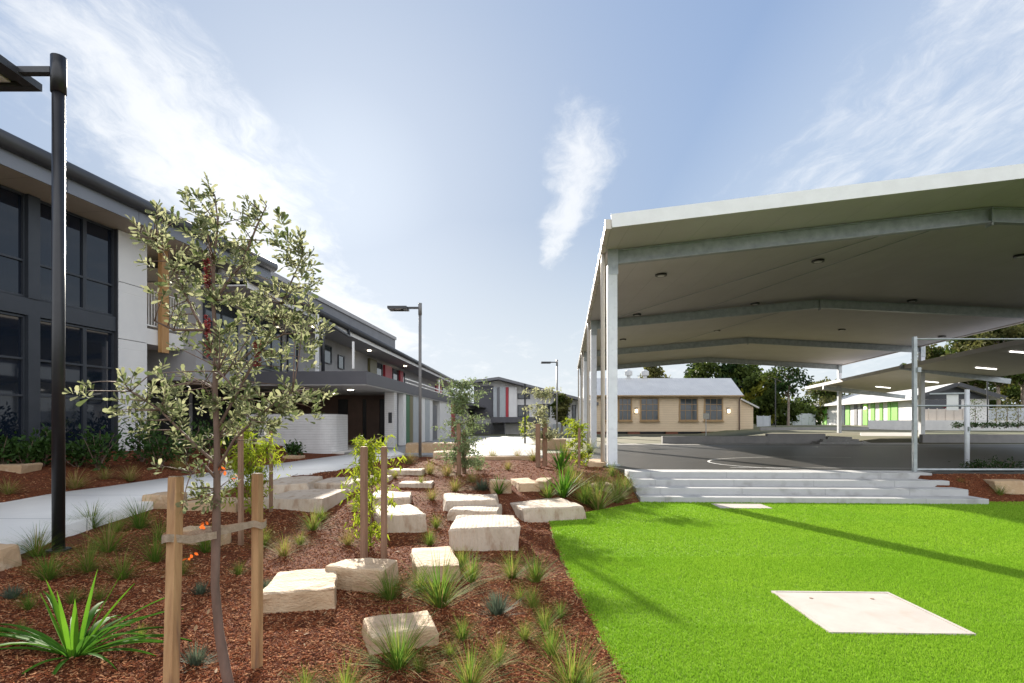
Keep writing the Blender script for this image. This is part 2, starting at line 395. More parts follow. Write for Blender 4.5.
def build_chips():
    P = []
    def scatter(x0, x1, y0, y1, n):
        c = 0
        for _ in range(n):
            x, y = random.uniform(x0, x1), random.uniform(y0, y1)
            if abs(x) > y*.93+.6: continue
            if x > edge_x(y)+abs(random.gauss(0,.035)) and not (x > 10.35 and y > 12.2 and y < 14.2): continue
            if path_dist(x, y) < .02: continue
            P.append((x, y, max(ground_z(x, y)+.004, .022 if x > edge_x(y)-.02 and y < 12.6 else -1)))
    scatter(-6.4, .95, 3.0, 6.5, 115000)
    scatter(-10, .8, 6.5, 10.5, 48000)
    scatter(-12, 3, 10.5, 19, 22000)
    scatter(10.3, 13.5, 12.2, 14.3, 2500)
    P = np.array(P); n = len(P)
    a = RNG.uniform(0, 2*np.pi, n); tilt = RNG.normal(0, .22, n)
    D = np.stack([np.cos(a)*np.cos(tilt), np.sin(a)*np.cos(tilt), np.sin(tilt)], 1)
    far = np.clip(P[:,1]/7, .9, 2.2)
    L = RNG.uniform(.008, .03, n)*far**.5*np.where(RNG.uniform(size=n) < .12, 2.1, 1.0); W = RNG.uniform(.003, .0085, n)*far**.5
    up = nrm(np.array([0,0,1.0])+.35*RNG.normal(size=(n,3)))
    Sd = nrm(np.cross(D, up)); U = np.cross(Sd, D)
    t = (W*.35)[:,None]*U
    P = P+np.array([0,0,1.0])*np.abs(np.sin(tilt)*L)[:,None]*.5
    q = [P-D*L[:,None]/2-Sd*W[:,None]/2, P+D*L[:,None]/2-Sd*W[:,None]*.3, P+D*L[:,None]/2+Sd*W[:,None]*.3, P-D*L[:,None]/2+Sd*W[:,None]/2]
    V = np.stack([q[0]-t, q[1]-t, q[1]+t, q[0]+t, q[3]-t, q[2]-t, q[2]+t, q[3]+t], 1).reshape(-1, 3)
    b = np.arange(n)[:,None]*8
    Fc = np.concatenate([b+np.array([0,1,2,3]), b+np.array([3,2,6,7]), b+np.array([4,7,6,5])], 0)
    mi1 = RNG.choice([0,1,2], n, p=[.5,.24,.26]); mi = np.concatenate([mi1]*3)
    o = np_mesh('bark_chips', V, Fc, [M['chip_mid'], M['chip_light'], M['chip_dark']], mi=mi)
    tag(o, 'loose reddish brown bark chips covering the garden bed', 'bark chips', kind='stuff')
build_chips()

# ------------------------------------------------------------------ lawn
def build_lawn():
    ys = list(np.arange(1.5, 12.66, .12)); V = []; Fn = []
    for y in ys:
        e = edge_x(y)+.012*math.sin(y*9)
        V += [(e, y, -.02), (e, y, .02), (e+3, y, .02), (e+8, y, .02), (24, y, .02)]
    k = 5
    for j in range(len(ys)-1):
        for i in range(k-1): Fn.append((j*k+i, j*k+i+1, (j+1)*k+i+1, (j+1)*k+i))
    o = np_mesh('lawn', np.array(V), np.array(Fn), [M['turf']]); tag(o, kind='structure')
    # short pile
    P = []
    for (x0, x1, y0, y1, n) in ((.5,9,3.0,5,200000),(.5,11.5,5,7.5,210000),(.5,14,7.5,10,120000),(.5,17,10,12.64,95000)):
        x = RNG.uniform(x0, x1, n); y = RNG.uniform(y0, y1, n)
        ex = np.interp(y, [e[0] for e in EDGE], [e[1] for e in EDGE])
        k = (x > ex+.01) & (x < y*.97+4.5)
        for (cx, cy, w) in PITS:
            ux, uy = (x-cx)*PU_[0]+(y-cy)*PU_[1], -(x-cx)*PU_[1]+(y-cy)*PU_[0]
            k &= ~((np.abs(ux) < w[0]/2) & (np.abs(uy) < w[1]/2))
        P.append(np.stack([x[k], y[k], np.full(k.sum(), .02)], 1))
    P = np.concatenate(P); n = len(P)
    a = RNG.uniform(0, 2*np.pi, n); t = np.abs(RNG.normal(0, .45, n))
    D = np.stack([np.sin(t)*np.cos(a), np.sin(t)*np.sin(a), np.cos(t)], 1)
    sc = np.clip(P[:,1]/6, .8, 1.8)
    L = RNG.uniform(.014, .026, n)*sc**.4; W = RNG.uniform(.0025, .0045, n)*sc
    Sd = nrm(np.cross(D, np.array([.3,1,0.2]))); 
    V = np.stack([P-Sd*W[:,None], P+Sd*W[:,None], P+D*L[:,None]], 1).reshape(-1, 3)
    o = np_mesh('turf_pile', V, np.arange(3*n).reshape(n, 3), [M['blade1'], M['blade2'], M['blade3']], mi=RNG.choice([0,1,2], n, p=[.5,.28,.22]))
    tag(o, 'short bright green artificial turf pile', 'grass', kind='stuff')
PU_ = (math.cos(R(-2)), math.sin(R(-2)))
_pa = at(774,593,F*1.8/171); _pb = at(973,640,F*1.8/218)
PITS = [(4.715*.0+sum(at(px,0,F*1.8/(py-HY)).x for px,py in ((774,593),(888,596.5),(973,640),(831,634)))/4, sum(F*1.8/(py-HY) for py in (593,596.5,640,634))/4, (1.2,1.17)),
        (at(741,0,F*1.8/85.5).x, F*1.8/85.5, (1.05,.62))]
build_lawn()
for i, (cx, cy, w) in enumerate(PITS):
    t = thing('access_pit_lid', ['square concrete access pit lid set in the turf in front', 'narrow concrete pit lid in the turf at the foot of the steps'][i], 'pit lid', (cx, cy, .02), R(-2))
    MB().box(-w[0]/2+.04, w[0]/2-.04, -w[1]/2+.04, w[1]/2-.04, -.03, .012).build('lid', M['pit'], t)
    fr = MB()
    for (a, b, c, d) in ((-w[0]/2, w[0]/2, -w[1]/2, -w[1]/2+.032), (-w[0]/2, w[0]/2, w[1]/2-.032, w[1]/2), (-w[0]/2, -w[0]/2+.032, -w[1]/2+.034, w[1]/2-.034), (w[0]/2-.032, w[0]/2, -w[1]/2+.034, w[1]/2-.034)):
        fr.box(a, b, c, d, -.03, .016)
    fr.build('rim', M['pit'], t)
    if i == 0:
        for sx in (-.3, .3): MB().tube([(sx, .35, .008), (sx, .35, .016)], .018, 10).build('lifting_hole', M['timberdark'], t)

# ------------------------------------------------------------------ path, plaza, court, steps
def slab(name, loop, z, mats, thick=.3, kind='structure'):
    b = [(x, y, (z(y) if callable(z) else z)-thick) for x, y in loop]; t = [(x, y, z(y) if callable(z) else z) for x, y in loop]
    o = MB().hexa(b, t).build(name, mats); tag(o, kind=kind); return o
V = []; Fn = []
for (a, b) in PATH_EDGE:
    za, zb = path_z(a[1]), path_z(b[1])
    V += [(a[0], a[1], za-.3), (a[0], a[1], za), (b[0], b[1], zb), (b[0], b[1], zb-.3)]
for j in range(len(PATH_EDGE)-1):
    for i in range(3): Fn.append((4*j+i, 4*j+i+1, 4*j+i+5, 4*j+i+4))
p = np_mesh('path', np.array(V), np.array(Fn), [M['path']]); tag(p, kind='structure')
add_lines(M['path'], 1, 2.4, .02, .5, (.25,.25,.25))
slab('plaza', [(-6.6,22.4),(-3.9,21.2),(-2.2,20.3),(1.2,20.6),(1.4,48),(-6,48),(-6.6,30)], .596, M['concrete'])
slab('entrance_paving', [(-10.5,23.9),(-6.61,22.6),(-6.61,32),(-10.5,32)], .59, M['path'])

st = thing('concrete_steps', 'four wide pale concrete steps rising from the turf to the court', 'steps', (2.85,12.64,0), math.atan2(-.05,1))
for k in range(4):
    MB().box(0, 7.45-.03*k, .55*k, .55*k+.6 if k < 3 else 2.4, (-.05 if k == 0 else .1375*k-.06), .1375*(k+1)).build('step', M['step'], st, bevel=.012)
slab('court', [(3.0,14.85),(60,10.5),(60,32.7),(5.2,33.1),(2.2,18)], .5455, M['asphalt'])
slab('court_apron', [(4.9,31.3),(60,30.7),(60,32.6),(5.15,33.0)], .551, M['concrete'], .02)
def ground_line(name, pts, w, z, label=None):
    mb = MB()
    for a, b in zip(pts, pts[1:]):
        a = Vector((*a, z)); b = Vector((*b, z)); n = (b-a).cross(Vector((0,0,1))).normalized()*w/2
        mb.add([a-n, b-n, b+n, a+n], [(0,1,2,3)])
    return tag(mb.build(name, M['linewhite']), kind='structure')
q = [(F*(EYE-.55)/(y-HY)) for y in (462,)]
cx0, cy0 = at(860,0,F*1.25/43).x, F*1.25/41
ground_line('court_marking', [(cx0+4.0*math.cos(a)*1.0, cy0+3.0*math.sin(a)) for a in np.linspace(math.pi*.35, math.pi*1.55, 40)], .07, .5505)
ground_line('court_marking', [(6, F*1.25/45.5), (26, F*1.25/45.5-1.0)], .06, .550)
ground_line('court_marking', [(8, 29.5), (27, 28.5)], .06, .550)
# ------------------------------------------------------------------ big covered court roof
FL = []; 
for Yl, pa in zip((16.5, 28, 40, 52), (990, 820, 748, 707)):
    xl = 2.9+.097*(Yl-16.5); k = (pa-CX)/F
    ya = (Yl+.12*xl)/(1+.12*k); xa = k*ya
    FL.append((Vector((xl, Yl, 0)), Vector((xa, ya, 0)), Vector((2*xa-xl, 2*ya-Yl, 0))))
ZL, ZA, RD = 6.35, 7.15, .40      # underside of rafter at post and apex, rafter depth
hall = thing('court_shelter', 'huge open sided steel roof shelter with white posts over the sports court', 'shelter', (0,0,0))
def soff(p, q, t): # underside of roof from eave post p to apex q
    v = p.lerp(q, t); v.z = ZL+RD+.02+(ZA-ZL)*t; return v
for i, (l, a, r) in enumerate(FL):
    for (p, q) in ((l, a), (r, a)):
        mb = MB()
        p0 = Vector((p.x, p.y, ZL)); q0 = Vector((q.x, q.y, ZA))
        u = Vector((0,0,1))
        mb.bar(p0+u*.012, q0+u*.012, .20, .024); mb.bar(p0+u*RD*.5, q0+u*RD*.5, .02, RD-.05); mb.bar(p0+u*(RD-.012), q0+u*(RD-.012), .20, .024)
        mb.build('rafter', M['galv'], hall)
        if p is r and i < 2: pass
        pb = MB(); w = .135
        pb.box(p.x-w, p.x+w, p.y-w, p.y+w, .3, ZL+.0)
        pb.build('post', M['postwhite'], hall, bevel=.012)
        bs = MB(); bs.box(p.x-.2, p.x+.2, p.y-.2, p.y+.2, .5, .585); bs.build('base_plate', M['galv'], hall)
        br = MB(); br.box(p.x-.15, p.x+.15, p.y-.16, p.y+.16, ZL-.26, ZL-.005) if False else br.box(p.x-.15, p.x+.15, p.y-.15, p.y-.138, ZL-.3, ZL+.42)
        br.build('end_plate', M['galv'], hall)
    pl = MB(); d = (a-l).normalized(); n = Vector((-d.y, d.x, 0))
    pl.bar(a+Vector((0,0,ZA-.09))-d*.015, a+Vector((0,0,ZA+RD+.0))-d*.015, .26, .03, up=d)
    pl.build('apex_plate', M['galv'], hall)
# roof sheets
def ext(p, q, t): return p+(q-p)*t
fr = 2.15/11.55
L0 = ext(FL[0][0], FL[1][0], -fr); A0 = ext(FL[0][1], FL[1][1], -fr); R0 = ext(FL[0][2], FL[1][2], -fr)
L1 = ext(FL[3][0], FL[2][0], -.06); A1 = ext(FL[3][1], FL[2][1], -.06); R1 = ext(FL[3][2], FL[2][2], -.06)
def edge_o(p, q): return soff(p, q, -.018)
roof_pts = {}
for nm, p0, p1 in (('l', L0, L1), ('r', R0, R1)):
    e0, e1 = edge_o(p0, A0), edge_o(p1, A1); a0, a1 = soff(p0, A0, 1), soff(p1, A1, 1)
    roof_pts[nm] = (e0, e1, a0, a1)
    up = Vector((0,0,.16))
    loop = [e0, a0, a1, e1]
    MB().hexa(loop, [v+up for v in loop]).build('roof_sheet', M['roofsoff'], hall)
    # barge capping at the front and the back
    f = (p0-p1).normalized()*.02
    MB().bar(e0+f+Vector((0,0,.12)), a0+f+Vector((0,0,.12)), .03, .34).build('barge_capping', M['white'], hall)
    MB().bar(e1-f+Vector((0,0,.10)), a1-f+Vector((0,0,.10)), .03, .26).build('barge_capping', M['white'], hall)
    # gutter
    o = (e0-a0).normalized()*.085
    MB().bar(e0+o+Vector((0,0,.05)), e1+o+Vector((0,0,.05)), .14, .2).build('gutter', M['gutter'], hall, bevel=.02)
    n = 26
    for k in range(n+1 if nm == 'l' else 0):
        c = (e0+o).lerp(e1+o, k/n); gb = MB().box(c.x-.085, c.x+.085, c.y-.02, c.y+.02, c.z-.07, c.z+.17)
        gb.build('gutter_bracket', M['gutter'], hall)
for i, (l, a, r) in enumerate(FL):   # downpipes beside the posts
    e = roof_pts['l'][0].lerp(roof_pts['l'][1], min(1, (l.y-L0.y)/(L1.y-L0.y)))
    x = l.x-.25; y = l.y+.1
    MB().tube([(e.x-.05, y, e.z), (x, y, e.z-.35), (x, y, .3)], .065, 10).build('downpipe', M['gutter'], hall, smooth=True)
# thin tie rods under the roof
for (i, a, b, j) in ((0, 1.0, .45, 1), (0, .9, .05, 1), (1, 1.0, .5, 2)):
    s = soff(FL[i][0], FL[i][1], a); t = soff(FL[j][0], FL[j][1], b)
    MB().tube([s-Vector((0,0,.06)), t-Vector((0,0,.06))], .011, 6).build('tie_rod', M['galv'], hall)
# downlights under the roof
nl = 0
def plane_hit(px, py, nm):
    e0, e1, a0, a1 = roof_pts[nm]; n = (e1-e0).cross(a0-e0)
    o = Vector((0,0,EYE)); d = Vector(((px-CX)/F, 1, -(py-HY)/F))
    return o+d*((e0-o).dot(n)/d.dot(n))
LIGHTS = [(661,274,'l'),(818,260,'l'),(637,314,'l'),(755,303,'l'),(623,339,'l'),(717,330,'l'),(672,361,'l'),(912,300,'r'),(1021,255,'r'),(842,329,'r'),(942,336,'r'),(758,361,'r'),(831,366,'r')]
for k, (px, py, nm) in enumerate(LIGHTS):
    p = plane_hit(px, py, nm)
    t = MB(); t.tube([(0,0,-.002), (0,0,-.07)], .20, 16)
    r = thing('downlight', 'round black downlight under the court shelter roof', 'downlight', p, 0, 'downlights under the court roof')
    t.build('housing', M['black'], r); MB().tube([(0,0,-.07), (0,0,-.078)], .12, 14).build('lens', M['whitepanel'], r)
# ------------------------------------------------------------------ lower walkway roof on the right
wk = thing('walkway_shelter', 'lower covered walkway roof with strip lights right of the court', 'shelter', (0,0,0))
c = [at(806,389,54), at(1030,341.5,26.6)]
n1, n2 = at(905,397,48.3), at(1010,381.5,36.4)
drop = Vector((5.6,-.67,-.62))
q = [c[0], c[1], c[1]+drop, c[0]+drop]
MB().hexa(q, [v+Vector((0,0,.14)) for v in q]).build('roof_sheet', M['roofsoff'], wk)
MB().bar(c[0]+Vector((-.03,0,.09)), c[1]+Vector((-.03,0,.09)), .05, .26).build('edge_capping', M['roofsoff'], wk)
for (pp, qq) in (((823,387.5,49.2), n1), ((900,367,37.2), n2)):
    a = at(*pp)
    MB().bar(a, qq, .16, .32).build('beam', M['galv'], wk)
for (px, py, Y) in ():
    t = at(px, py, Y); w = .17
    MB().box(t.x-w-.001, t.x+w, t.y-w-.02, t.y+w, .45, t.z).build('post', M['postwhite'], wk, bevel=.01)
nq = (q[1]-q[0]).cross(q[3]-q[0])
for (px, py) in ((883,387),(930,381.5),(986,368),(1022,352)):
    o = Vector((0,0,EYE)); d = Vector(((px-CX)/F, 1, -(py-HY)/F)); p = o+d*((q[0]-o).dot(nq)/d.dot(nq))
    MB().bar(p-Vector((.55,-.07,.03-.06)), p+Vector((.55,-.07,-.03-.06)), .10, .04).build('strip_light', M['tubeglow'], wk)

# ------------------------------------------------------------------ left glass building
A = thing('glass_fronted_building', 'two storey school building with dark glass front on the far left', 'building', (-11.4,16.5,0), math.atan2(1,.155))
sw = -9.0
MB().box(sw, 1.06, .30, 11, .6, 7.38).build('core_wall', M['charcoal'], A)
MB().box(1.062, 6.2, 2.5, 11, .6, 7.38).build('recess_wall', M['greywall'], A)
def window(parent, s0, s1, z0, z1, trans=(), mull=(), y=0.0, fw=.05, fm='frame', gm='glass', depth=.10, name='window', out=.0):
    f = MB(); y0, y1 = y-out, y-out+depth
    f.box(s0, s0+fw, y0, y1, z0, z1); f.box(s1-fw, s1, y0, y1, z0, z1)
    f.box(s0+fw, s1-fw, y0, y1, z0, z0+fw); f.box(s0+fw, s1-fw, y0, y1, z1-fw, z1)
    for t in trans: f.box(s0+fw, s1-fw, y0+.005, y1-.005, t-.025, t+.025)
    for m in mull: f.box(m-.02, m+.02, y0+.008, y1-.008, z0+fw, z1-fw)
    w = f.build(name, M[fm], parent)
    g = MB(); g.box(s0+fw*.5, s1-fw*.5, y0+depth*.55, y0+depth*.7, z0+fw*.5, z1-fw*.5); g.build('pane', M[gm], w)
    return w
bays = [(-8.9,-6.9),(-6.85,-4.75),(-4.7,-2.62),(-2.31,-1.67),(-1.63,-.985),(-.98,-.04)]
for (s0, s1) in bays:
    window(A, s0, s1, 4.86, 7.38, trans=(5.75,), y=.12)
    window(A, s0, s1, .95, 4.40, trans=(2.45, 3.35), y=.12)
MB().box(sw, -.03, .06, .30, 4.42, 4.84).build('spandrel_panel', M['frame'], A)
MB().box(-2.615, -2.315, .03, .30, .9, 4.418).box(-2.615, -2.315, .03, .30, 4.842, 7.38).build('pilaster', M['frame'], A)
MB().box(-.035, .0, .02, .30, .6, 7.38).build('edge_trim', M['charcoal'], A)
for (z0, z1) in ((5.90,7.38),(4.24,5.88),(.6,4.22)):
    MB().box(.005, 1.06, .02, .298, z0, z1).build('cladding_panel', M['whitepanel'], A)
MB().box(1.0, 1.06, .302, 2.5, .6, 7.38).build('return_wall', M['whitepanel'], A)
MB().box(sw, 6.2, -.92, 2.5, 7.40, 7.46).build('soffit', M['soffit'], A)
add_lines(M['soffit'], 0, 2.1, .014, .5, (.28,.25,.21))
fb = MB(); 
for k in range(7): fb.box(sw+2.17*k, sw+2.17*(k+1)-.015, -.95, -.922, 7.40, 7.76)
fb.build('fascia', M['fascia'], A)
MB().tube([(sw,-1.02,7.92),(6.25,-1.02,7.92)], .19, 12).build('gutter', M['charcoal'], A, smooth=True)
MB().hexa([(sw,-1.0,7.77),(6.2,-1.0,7.77),(6.2,11,7.77),(sw,11,7.77)], [(sw,-1.0,8.0),(6.2,-1.0,8.0),(6.2,11,8.3),(sw,11,8.3)]).build('roof', M['charcoal'], A)
MB().box(1.065, 6.2, .04, 2.498, 4.22, 4.70).build('balcony_slab', M['whitepanel'], A)
bl = MB(); bl.box(1.07, 6.2, .10, .15, 5.88, 5.93); bl.box(1.07, 6.2, .10, .15, 4.80, 4.84)
s = 1.12
while s < 6.15: bl.box(s, s+.022, .115, .137, 4.84, 5.88); s += .115
bl.build('balustrade', M['white'], A)
MB().box(1.50, 1.80, -.12, .02, 4.0, 7.398).build('timber_column', M['column'], A)
MB().box(4.4, 4.62, -.1, .035, 4.2, 7.398).build('white_column', M['whitepanel'], A)
for (s0, s1) in ((2.2,3.3),(3.7,4.9)): window(A, s0, s1, 4.75, 6.8, y=2.44, depth=.055, mull=((s0+s1)/2,))
MB().tube([(1.5,1.2,7.39),(1.5,1.2,7.33)], .16, 14).build('ceiling_light', M['lampwarm'], A)
MB().box(2.0, 5.9, 2.42, 2.495, .95, 3.9).build('undercroft_dark', M['black'], A)  # black panel makes the back of the ground recess dark

# ------------------------------------------------------------------ long wing behind it
B = thing('verandah_wing', 'long two storey school wing with entrance canopy and coloured wall strips', 'building', (-5.6,21.9,0), math.atan2(1,.04))
add_lines(M['whitepanel'], 2, 1.65, .012, .3)
MB().box(0, 55, 0, 9, 3.26, 3.76).build('balcony_slab', M['fasciadk'], B)
MB().box(.03, 54.9, .03, 8.9, 3.22, 3.258).build('canopy_soffit', M['soffitgrey'], B)
gw = MB(); gw.box(8.41, 55, .75, 8, .5, 3.218); gw.box(5.45, 8.405, .56, .748, .5, 3.217)
gw.build('ground_wall', M['whitepanel'], B)
MB().box(4.9, 5.44, .15, .60, .5, 3.218).build('entrance_pillar', M['whitebrick'], B)
MB().box(4.885, 4.899, .25, .42, 1.75, 2.25).build('wall_plaque', M['black'], B)
MB().box(5.445, 6.6, .35, .555, .5, 3.216).build('grey_return', M['midgrey'], B)
YB = lambda px: 6.47/((512-px)/F+.04)-21.9
for (p0, p1, mname, nm) in ((405.7,408.3,'white','white_strip'),(408.6,411.8,'green','green_strip'),(412,415,'olive','olive_strip'),(415.4,420.7,'palegrey','pale_strip'),(421,423.2,'green','green_strip'),(423.6,427,'white','white_strip'),(427.3,431.6,'palegrey','pale_strip')):
    MB().box(YB(p0), YB(p1)-.03, .10, .745, .62, 3.215).build(nm, M[mname], B)
MB().box(YB(431.8), YB(434.6), .12, .748, .6, 3.215).build('white_strip', M['whitepanel'], B)
dr = MB().box(YB(434.9), YB(441.5), .30, .747, .6, 2.95).build('door', M['midgrey'], B)
MB().box(YB(436.6), YB(437.2), .27, .299, 1.5, 1.7).build('handle', M['black'], dr)
MB().box(YB(441.8), YB(452.8), .12, .746, .6, 3.215).build('white_strip', M['whitepanel'], B)
MB().box(YB(453), YB(456.5), .10, .744, .6, 3.215).build('red_strip', M['red'], B)
# entrance recess: panels seen across the porch
MB().box(8.2, 8.4, .75, 9, .5, 3.219).build('porch_wall', M['brown'], B)
for (x0, x1, mm) in ((338,347.6,'black'),(348,362.6,'brown'),(363,366.2,'black'),(366.6,379.6,'brown'),(380,384.4,'black'),(384.8,391.8,'brown')):
    Yp = 30.05
    ya, yb = [-( (px-CX)*Yp/F - (-6.47+.04*Yp)) for px in (x0, x1)]
    MB().box(8.05, 8.198, yb, ya, .55, 3.0).build('porch_panel', M[mm], B)
MB().box(0.5, 8.2, 8.3, 8.5, .5, 3.218).build('porch_side_wall', M['charcoal'], B)
for (s, y) in ((3.0, 1.6),(6.2,3.4)): MB().tube([(s,y,3.215),(s,y,3.19)], .13, 14).build('ceiling_light', M['lampglow'], B)
# upper storey
MB().box(-3, 55, 4.9, 9.5, 3.2, 6.5).build('upper_wall', M['greywall'], B)
YU = lambda px: 11.4/((512-px)/F+.04)-21.9
for (p0, p1, z0, z1, mm, nm) in ((366.5,373.5,4.2,6.15,'olive','olive_panel'),(382,389,4.2,6.1,'red','red_panel'),(397.5,400.5,4.2,6.1,'red','red_panel'),(434.5,440,4.0,6.1,'red','red_panel'),(450,452,4.0,6.1,'green','green_panel')):
    MB().box(YU(p0), YU(p1), 4.72, 4.895, z0, z1).build(nm, M[mm], B)
for (p0, p1, z0, z1) in ((319,329,5.0,6.0),(336,342,4.9,5.7),(374.5,380.5,4.2,6.1),(391.5,397,4.2,6.1),(401,403.5,4.2,6.1),(442,448,4.2,6.1)):
    window(B, YU(p0), YU(p1), z0, z1, y=4.82, depth=.075, gm='glasspale')
window(B, .3, 3.4, 4.0, 6.1, y=4.82, depth=.075, mull=(1.3,2.4), gm='glasspale')
window(B, 4.0, 5.1, 3.77, 6.0, y=4.82, depth=.075, gm='glass')
window(B, -2.6, -.4, 4.0, 6.1, y=4.82, depth=.075, mull=(-1.5,), gm='glasspale')
for px in (313.5, 363.2, 444.5):
    yy = .18; s = 6.29/((512-px)/F+.04)-21.9 if px > 350 else 1.6
    yy = .18 if px > 350 else 2.55; hw = .06 if px < 350 else .035
    MB().box(s-hw, s+hw, yy-hw, yy+hw, 3.76, 6.27 if px < 350 else 4.75).build('white_post', M['white'], B)
rl = MB(); rl.box(7, 55, .06, .11, 3.98, 4.03); rl.box(7, 55, .06, .10, 3.80, 3.84)
rl.build('balcony_rail', M['white'], B)
MB().box(-3, 54, 3.15, 5.2, 6.35, 6.40).build('soffit', M['soffitgrey'], B)
for s in (5, 14, 24): MB().tube([(s,4.0,6.348),(s,4.0,6.30)], .11, 12).build('ceiling_light', M['lampglow'], B)
MB().box(-3, 54, 3.10, 3.148, 6.28, 6.52).build('fascia', M['whitepanel'], B)
MB().tube([(-3,3.02,6.62),(54,3.02,6.62)], .15, 10).build('gutter', M['charcoal'], B, smooth=True)
MB().hexa([(-3,3.05,6.53),(54,3.05,6.53),(54,10,6.53),(-3,10,6.53)], [(-3,3.05,6.70),(54,3.05,6.70),(54,10,7.3),(-3,10,7.3)]).build('roof', M['midgrey'], B)
rb = MB(); b = [(2,7.6,6.8),(31,6.55,6.8),(31,11,6.8),(2,12,6.8)]; rb.hexa(b, [(x,y,9.45) for x,y,_ in b]); rb.build('roof_plant_screen', M['midgrey'], B)
b = [(1.9,7.5,9.45),(31.1,6.45,9.45),(31.1,11,9.45),(1.9,12,9.45)]; MB().hexa(b, [(x,y,9.72) for x,y,_ in b]).build('screen_capping', M['greywall'], B)
MB().tube([(6.9,3.0,6.5),(6.9,2.95,6.15),(2.2,2.45,6.1),(2.0,2.45,6.0),(2.0,2.45,3.76)], .075, 10).build('downpipe', M['charcoal'], B, smooth=True)
MB().box(30, 55, -1.2, 0, 3.30, 3.42).build('awning', M['fasciadk'], B)

# curved white brick screen wall at the entrance
sc = MB(); pts = []
for t in np.linspace(0,1,9): pts.append((-10.6+t*2.9, 22.55+.02*t))
for a in np.linspace(-90,0,12)[1:]: pts.append((-7.7+.6*math.cos(R(a)), 23.17+.6*math.sin(R(a))))
pts.append((-7.1, 24.6))
n = len(pts)
vv = []
for i, (x, y) in enumerate(pts):
    d = Vector(pts[min(i+1,n-1)])-Vector(pts[max(i-1,0)]); nn = Vector((-d.y, d.x)).normalized()*.2
    vv += [(x,y,.3),(x,y,2.12),(x+nn.x,y+nn.y,2.12),(x+nn.x,y+nn.y,.3)]
ff = []
for i in range(n-1):
    for k in range(4): ff.append((4*i+k, 4*i+(k+1)%4, 4*i+4+(k+1)%4, 4*i+4+k))
ff += [(0,1,2,3),(4*n-4,4*n-3,4*n-2,4*n-1)]
sc.add(vv, ff); tag(sc.build('screen_wall', M['whitebrick'], smooth=False), 'low curved white brick screen wall in front of the entrance porch', 'wall')

# ------------------------------------------------------------------ gabled school block beyond the plaza
G = thing('gabled_block', 'distant grey two storey block with low gable and red striped upper wall', 'building', (0,0,0))
def pbox(parent, name, x0, x1, y0, y1, Y, d, m, off=0.0):
    a, b = at(x0, y1, Y), at(x1, y0, Y)
    return MB().box(a.x, b.x, Y+off, Y+d, a.z, b.z).build(name, M[m], parent)
Yg = 62.0
a, b, c_, d_ = at(474,383.5,Yg), at(499,380.5,Yg), at(592,404.5,Yg), at(592,447,Yg)
e_ = at(474,447,Yg)
vs = [(v.x, Yg, v.z) for v in (e_, d_, c_, b, a)]
MB().hexa(vs, [(x, y+14, z) for x, y, z in vs]).build('wall', M['whitepanel'], G)
rf = MB()
for p, q_ in ((a+Vector((-.4,0,-.1)), b), (b, c_+Vector((.5,0,-.12)))):
    rf.hexa([(p.x,Yg-1.4,p.z+.02),(q_.x,Yg-1.4,q_.z+.02),(q_.x,Yg+14.3,q_.z+.02),(p.x,Yg+14.3,p.z+.02)], [(p.x,Yg-1.4,p.z+.30),(q_.x,Yg-1.4,q_.z+.30),(q_.x,Yg+14.3,q_.z+.30),(p.x,Yg+14.3,p.z+.30)])
rf.build('roof', M['midgrey'], G)
pbox(G, 'upper_cladding', 474, 494, 386, 417, Yg, .3, 'fasciadk', -.35)
for (x0, x1, mm, nm) in ((493.5,497,'palegrey','pale_strip'),(497.2,499.6,'midgrey','grey_strip'),(499.8,505.6,'palegrey','pale_strip'),(505.8,508.6,'red','red_strip'),(508.8,516.8,'whitepanel','white_strip')):
    pbox(G, nm, x0, x1, 387.5, 417, Yg, .3, mm, -.6)
def pwin(parent, x0, x1, y0, y1, Y, trans=(), mull=(), fm='frame', gm='glasspale', fw=.09):
    a, b = at(x0, y1, Y), at(x1, y0, Y)
    return window(parent, a.x, b.x, a.z, b.z, trans=[at(0,t,Y).z for t in trans], mull=[at(m,0,Y).x for m in mull], y=Y-.07, fm=fm, gm=gm, fw=fw, depth=.068)
pwin(G, 517.6, 530, 393.5, 399, Yg); pwin(G, 517.6, 529, 405, 417, Yg, mull=(523,)); pwin(G, 555, 568, 405, 419, Yg); pwin(G, 572, 576, 405, 420, Yg)
pbox(G, 'awning', 492, 540, 417.3, 422.5, Yg, 0, 'fasciadk', -3.2)
pbox(G, 'ground_wall', 505, 540, 423.5, 445, Yg-1, .9, 'whitepanel', 0)
pbox(G, 'undercroft', 474, 504.5, 423.5, 445, Yg, -.05, 'midgrey', -.4)
pwin(G, 537, 550, 404, 417, Yg, mull=(543.5,)); pwin(G, 545, 551, 427, 444, Yg-.4)
for px in (493, 505, 541): pbox(G, 'post', px-.5, px+.5, 422.6, 445, Yg, -2.9, 'charcoal', -3.1)
pbox(G, 'undercroft', 553, 576, 424, 445, Yg, -.05, 'palegrey', -.35)
pbox(G, 'window_hood', 553, 570, 403.5, 405, Yg, 0, 'fasciadk', -.8)

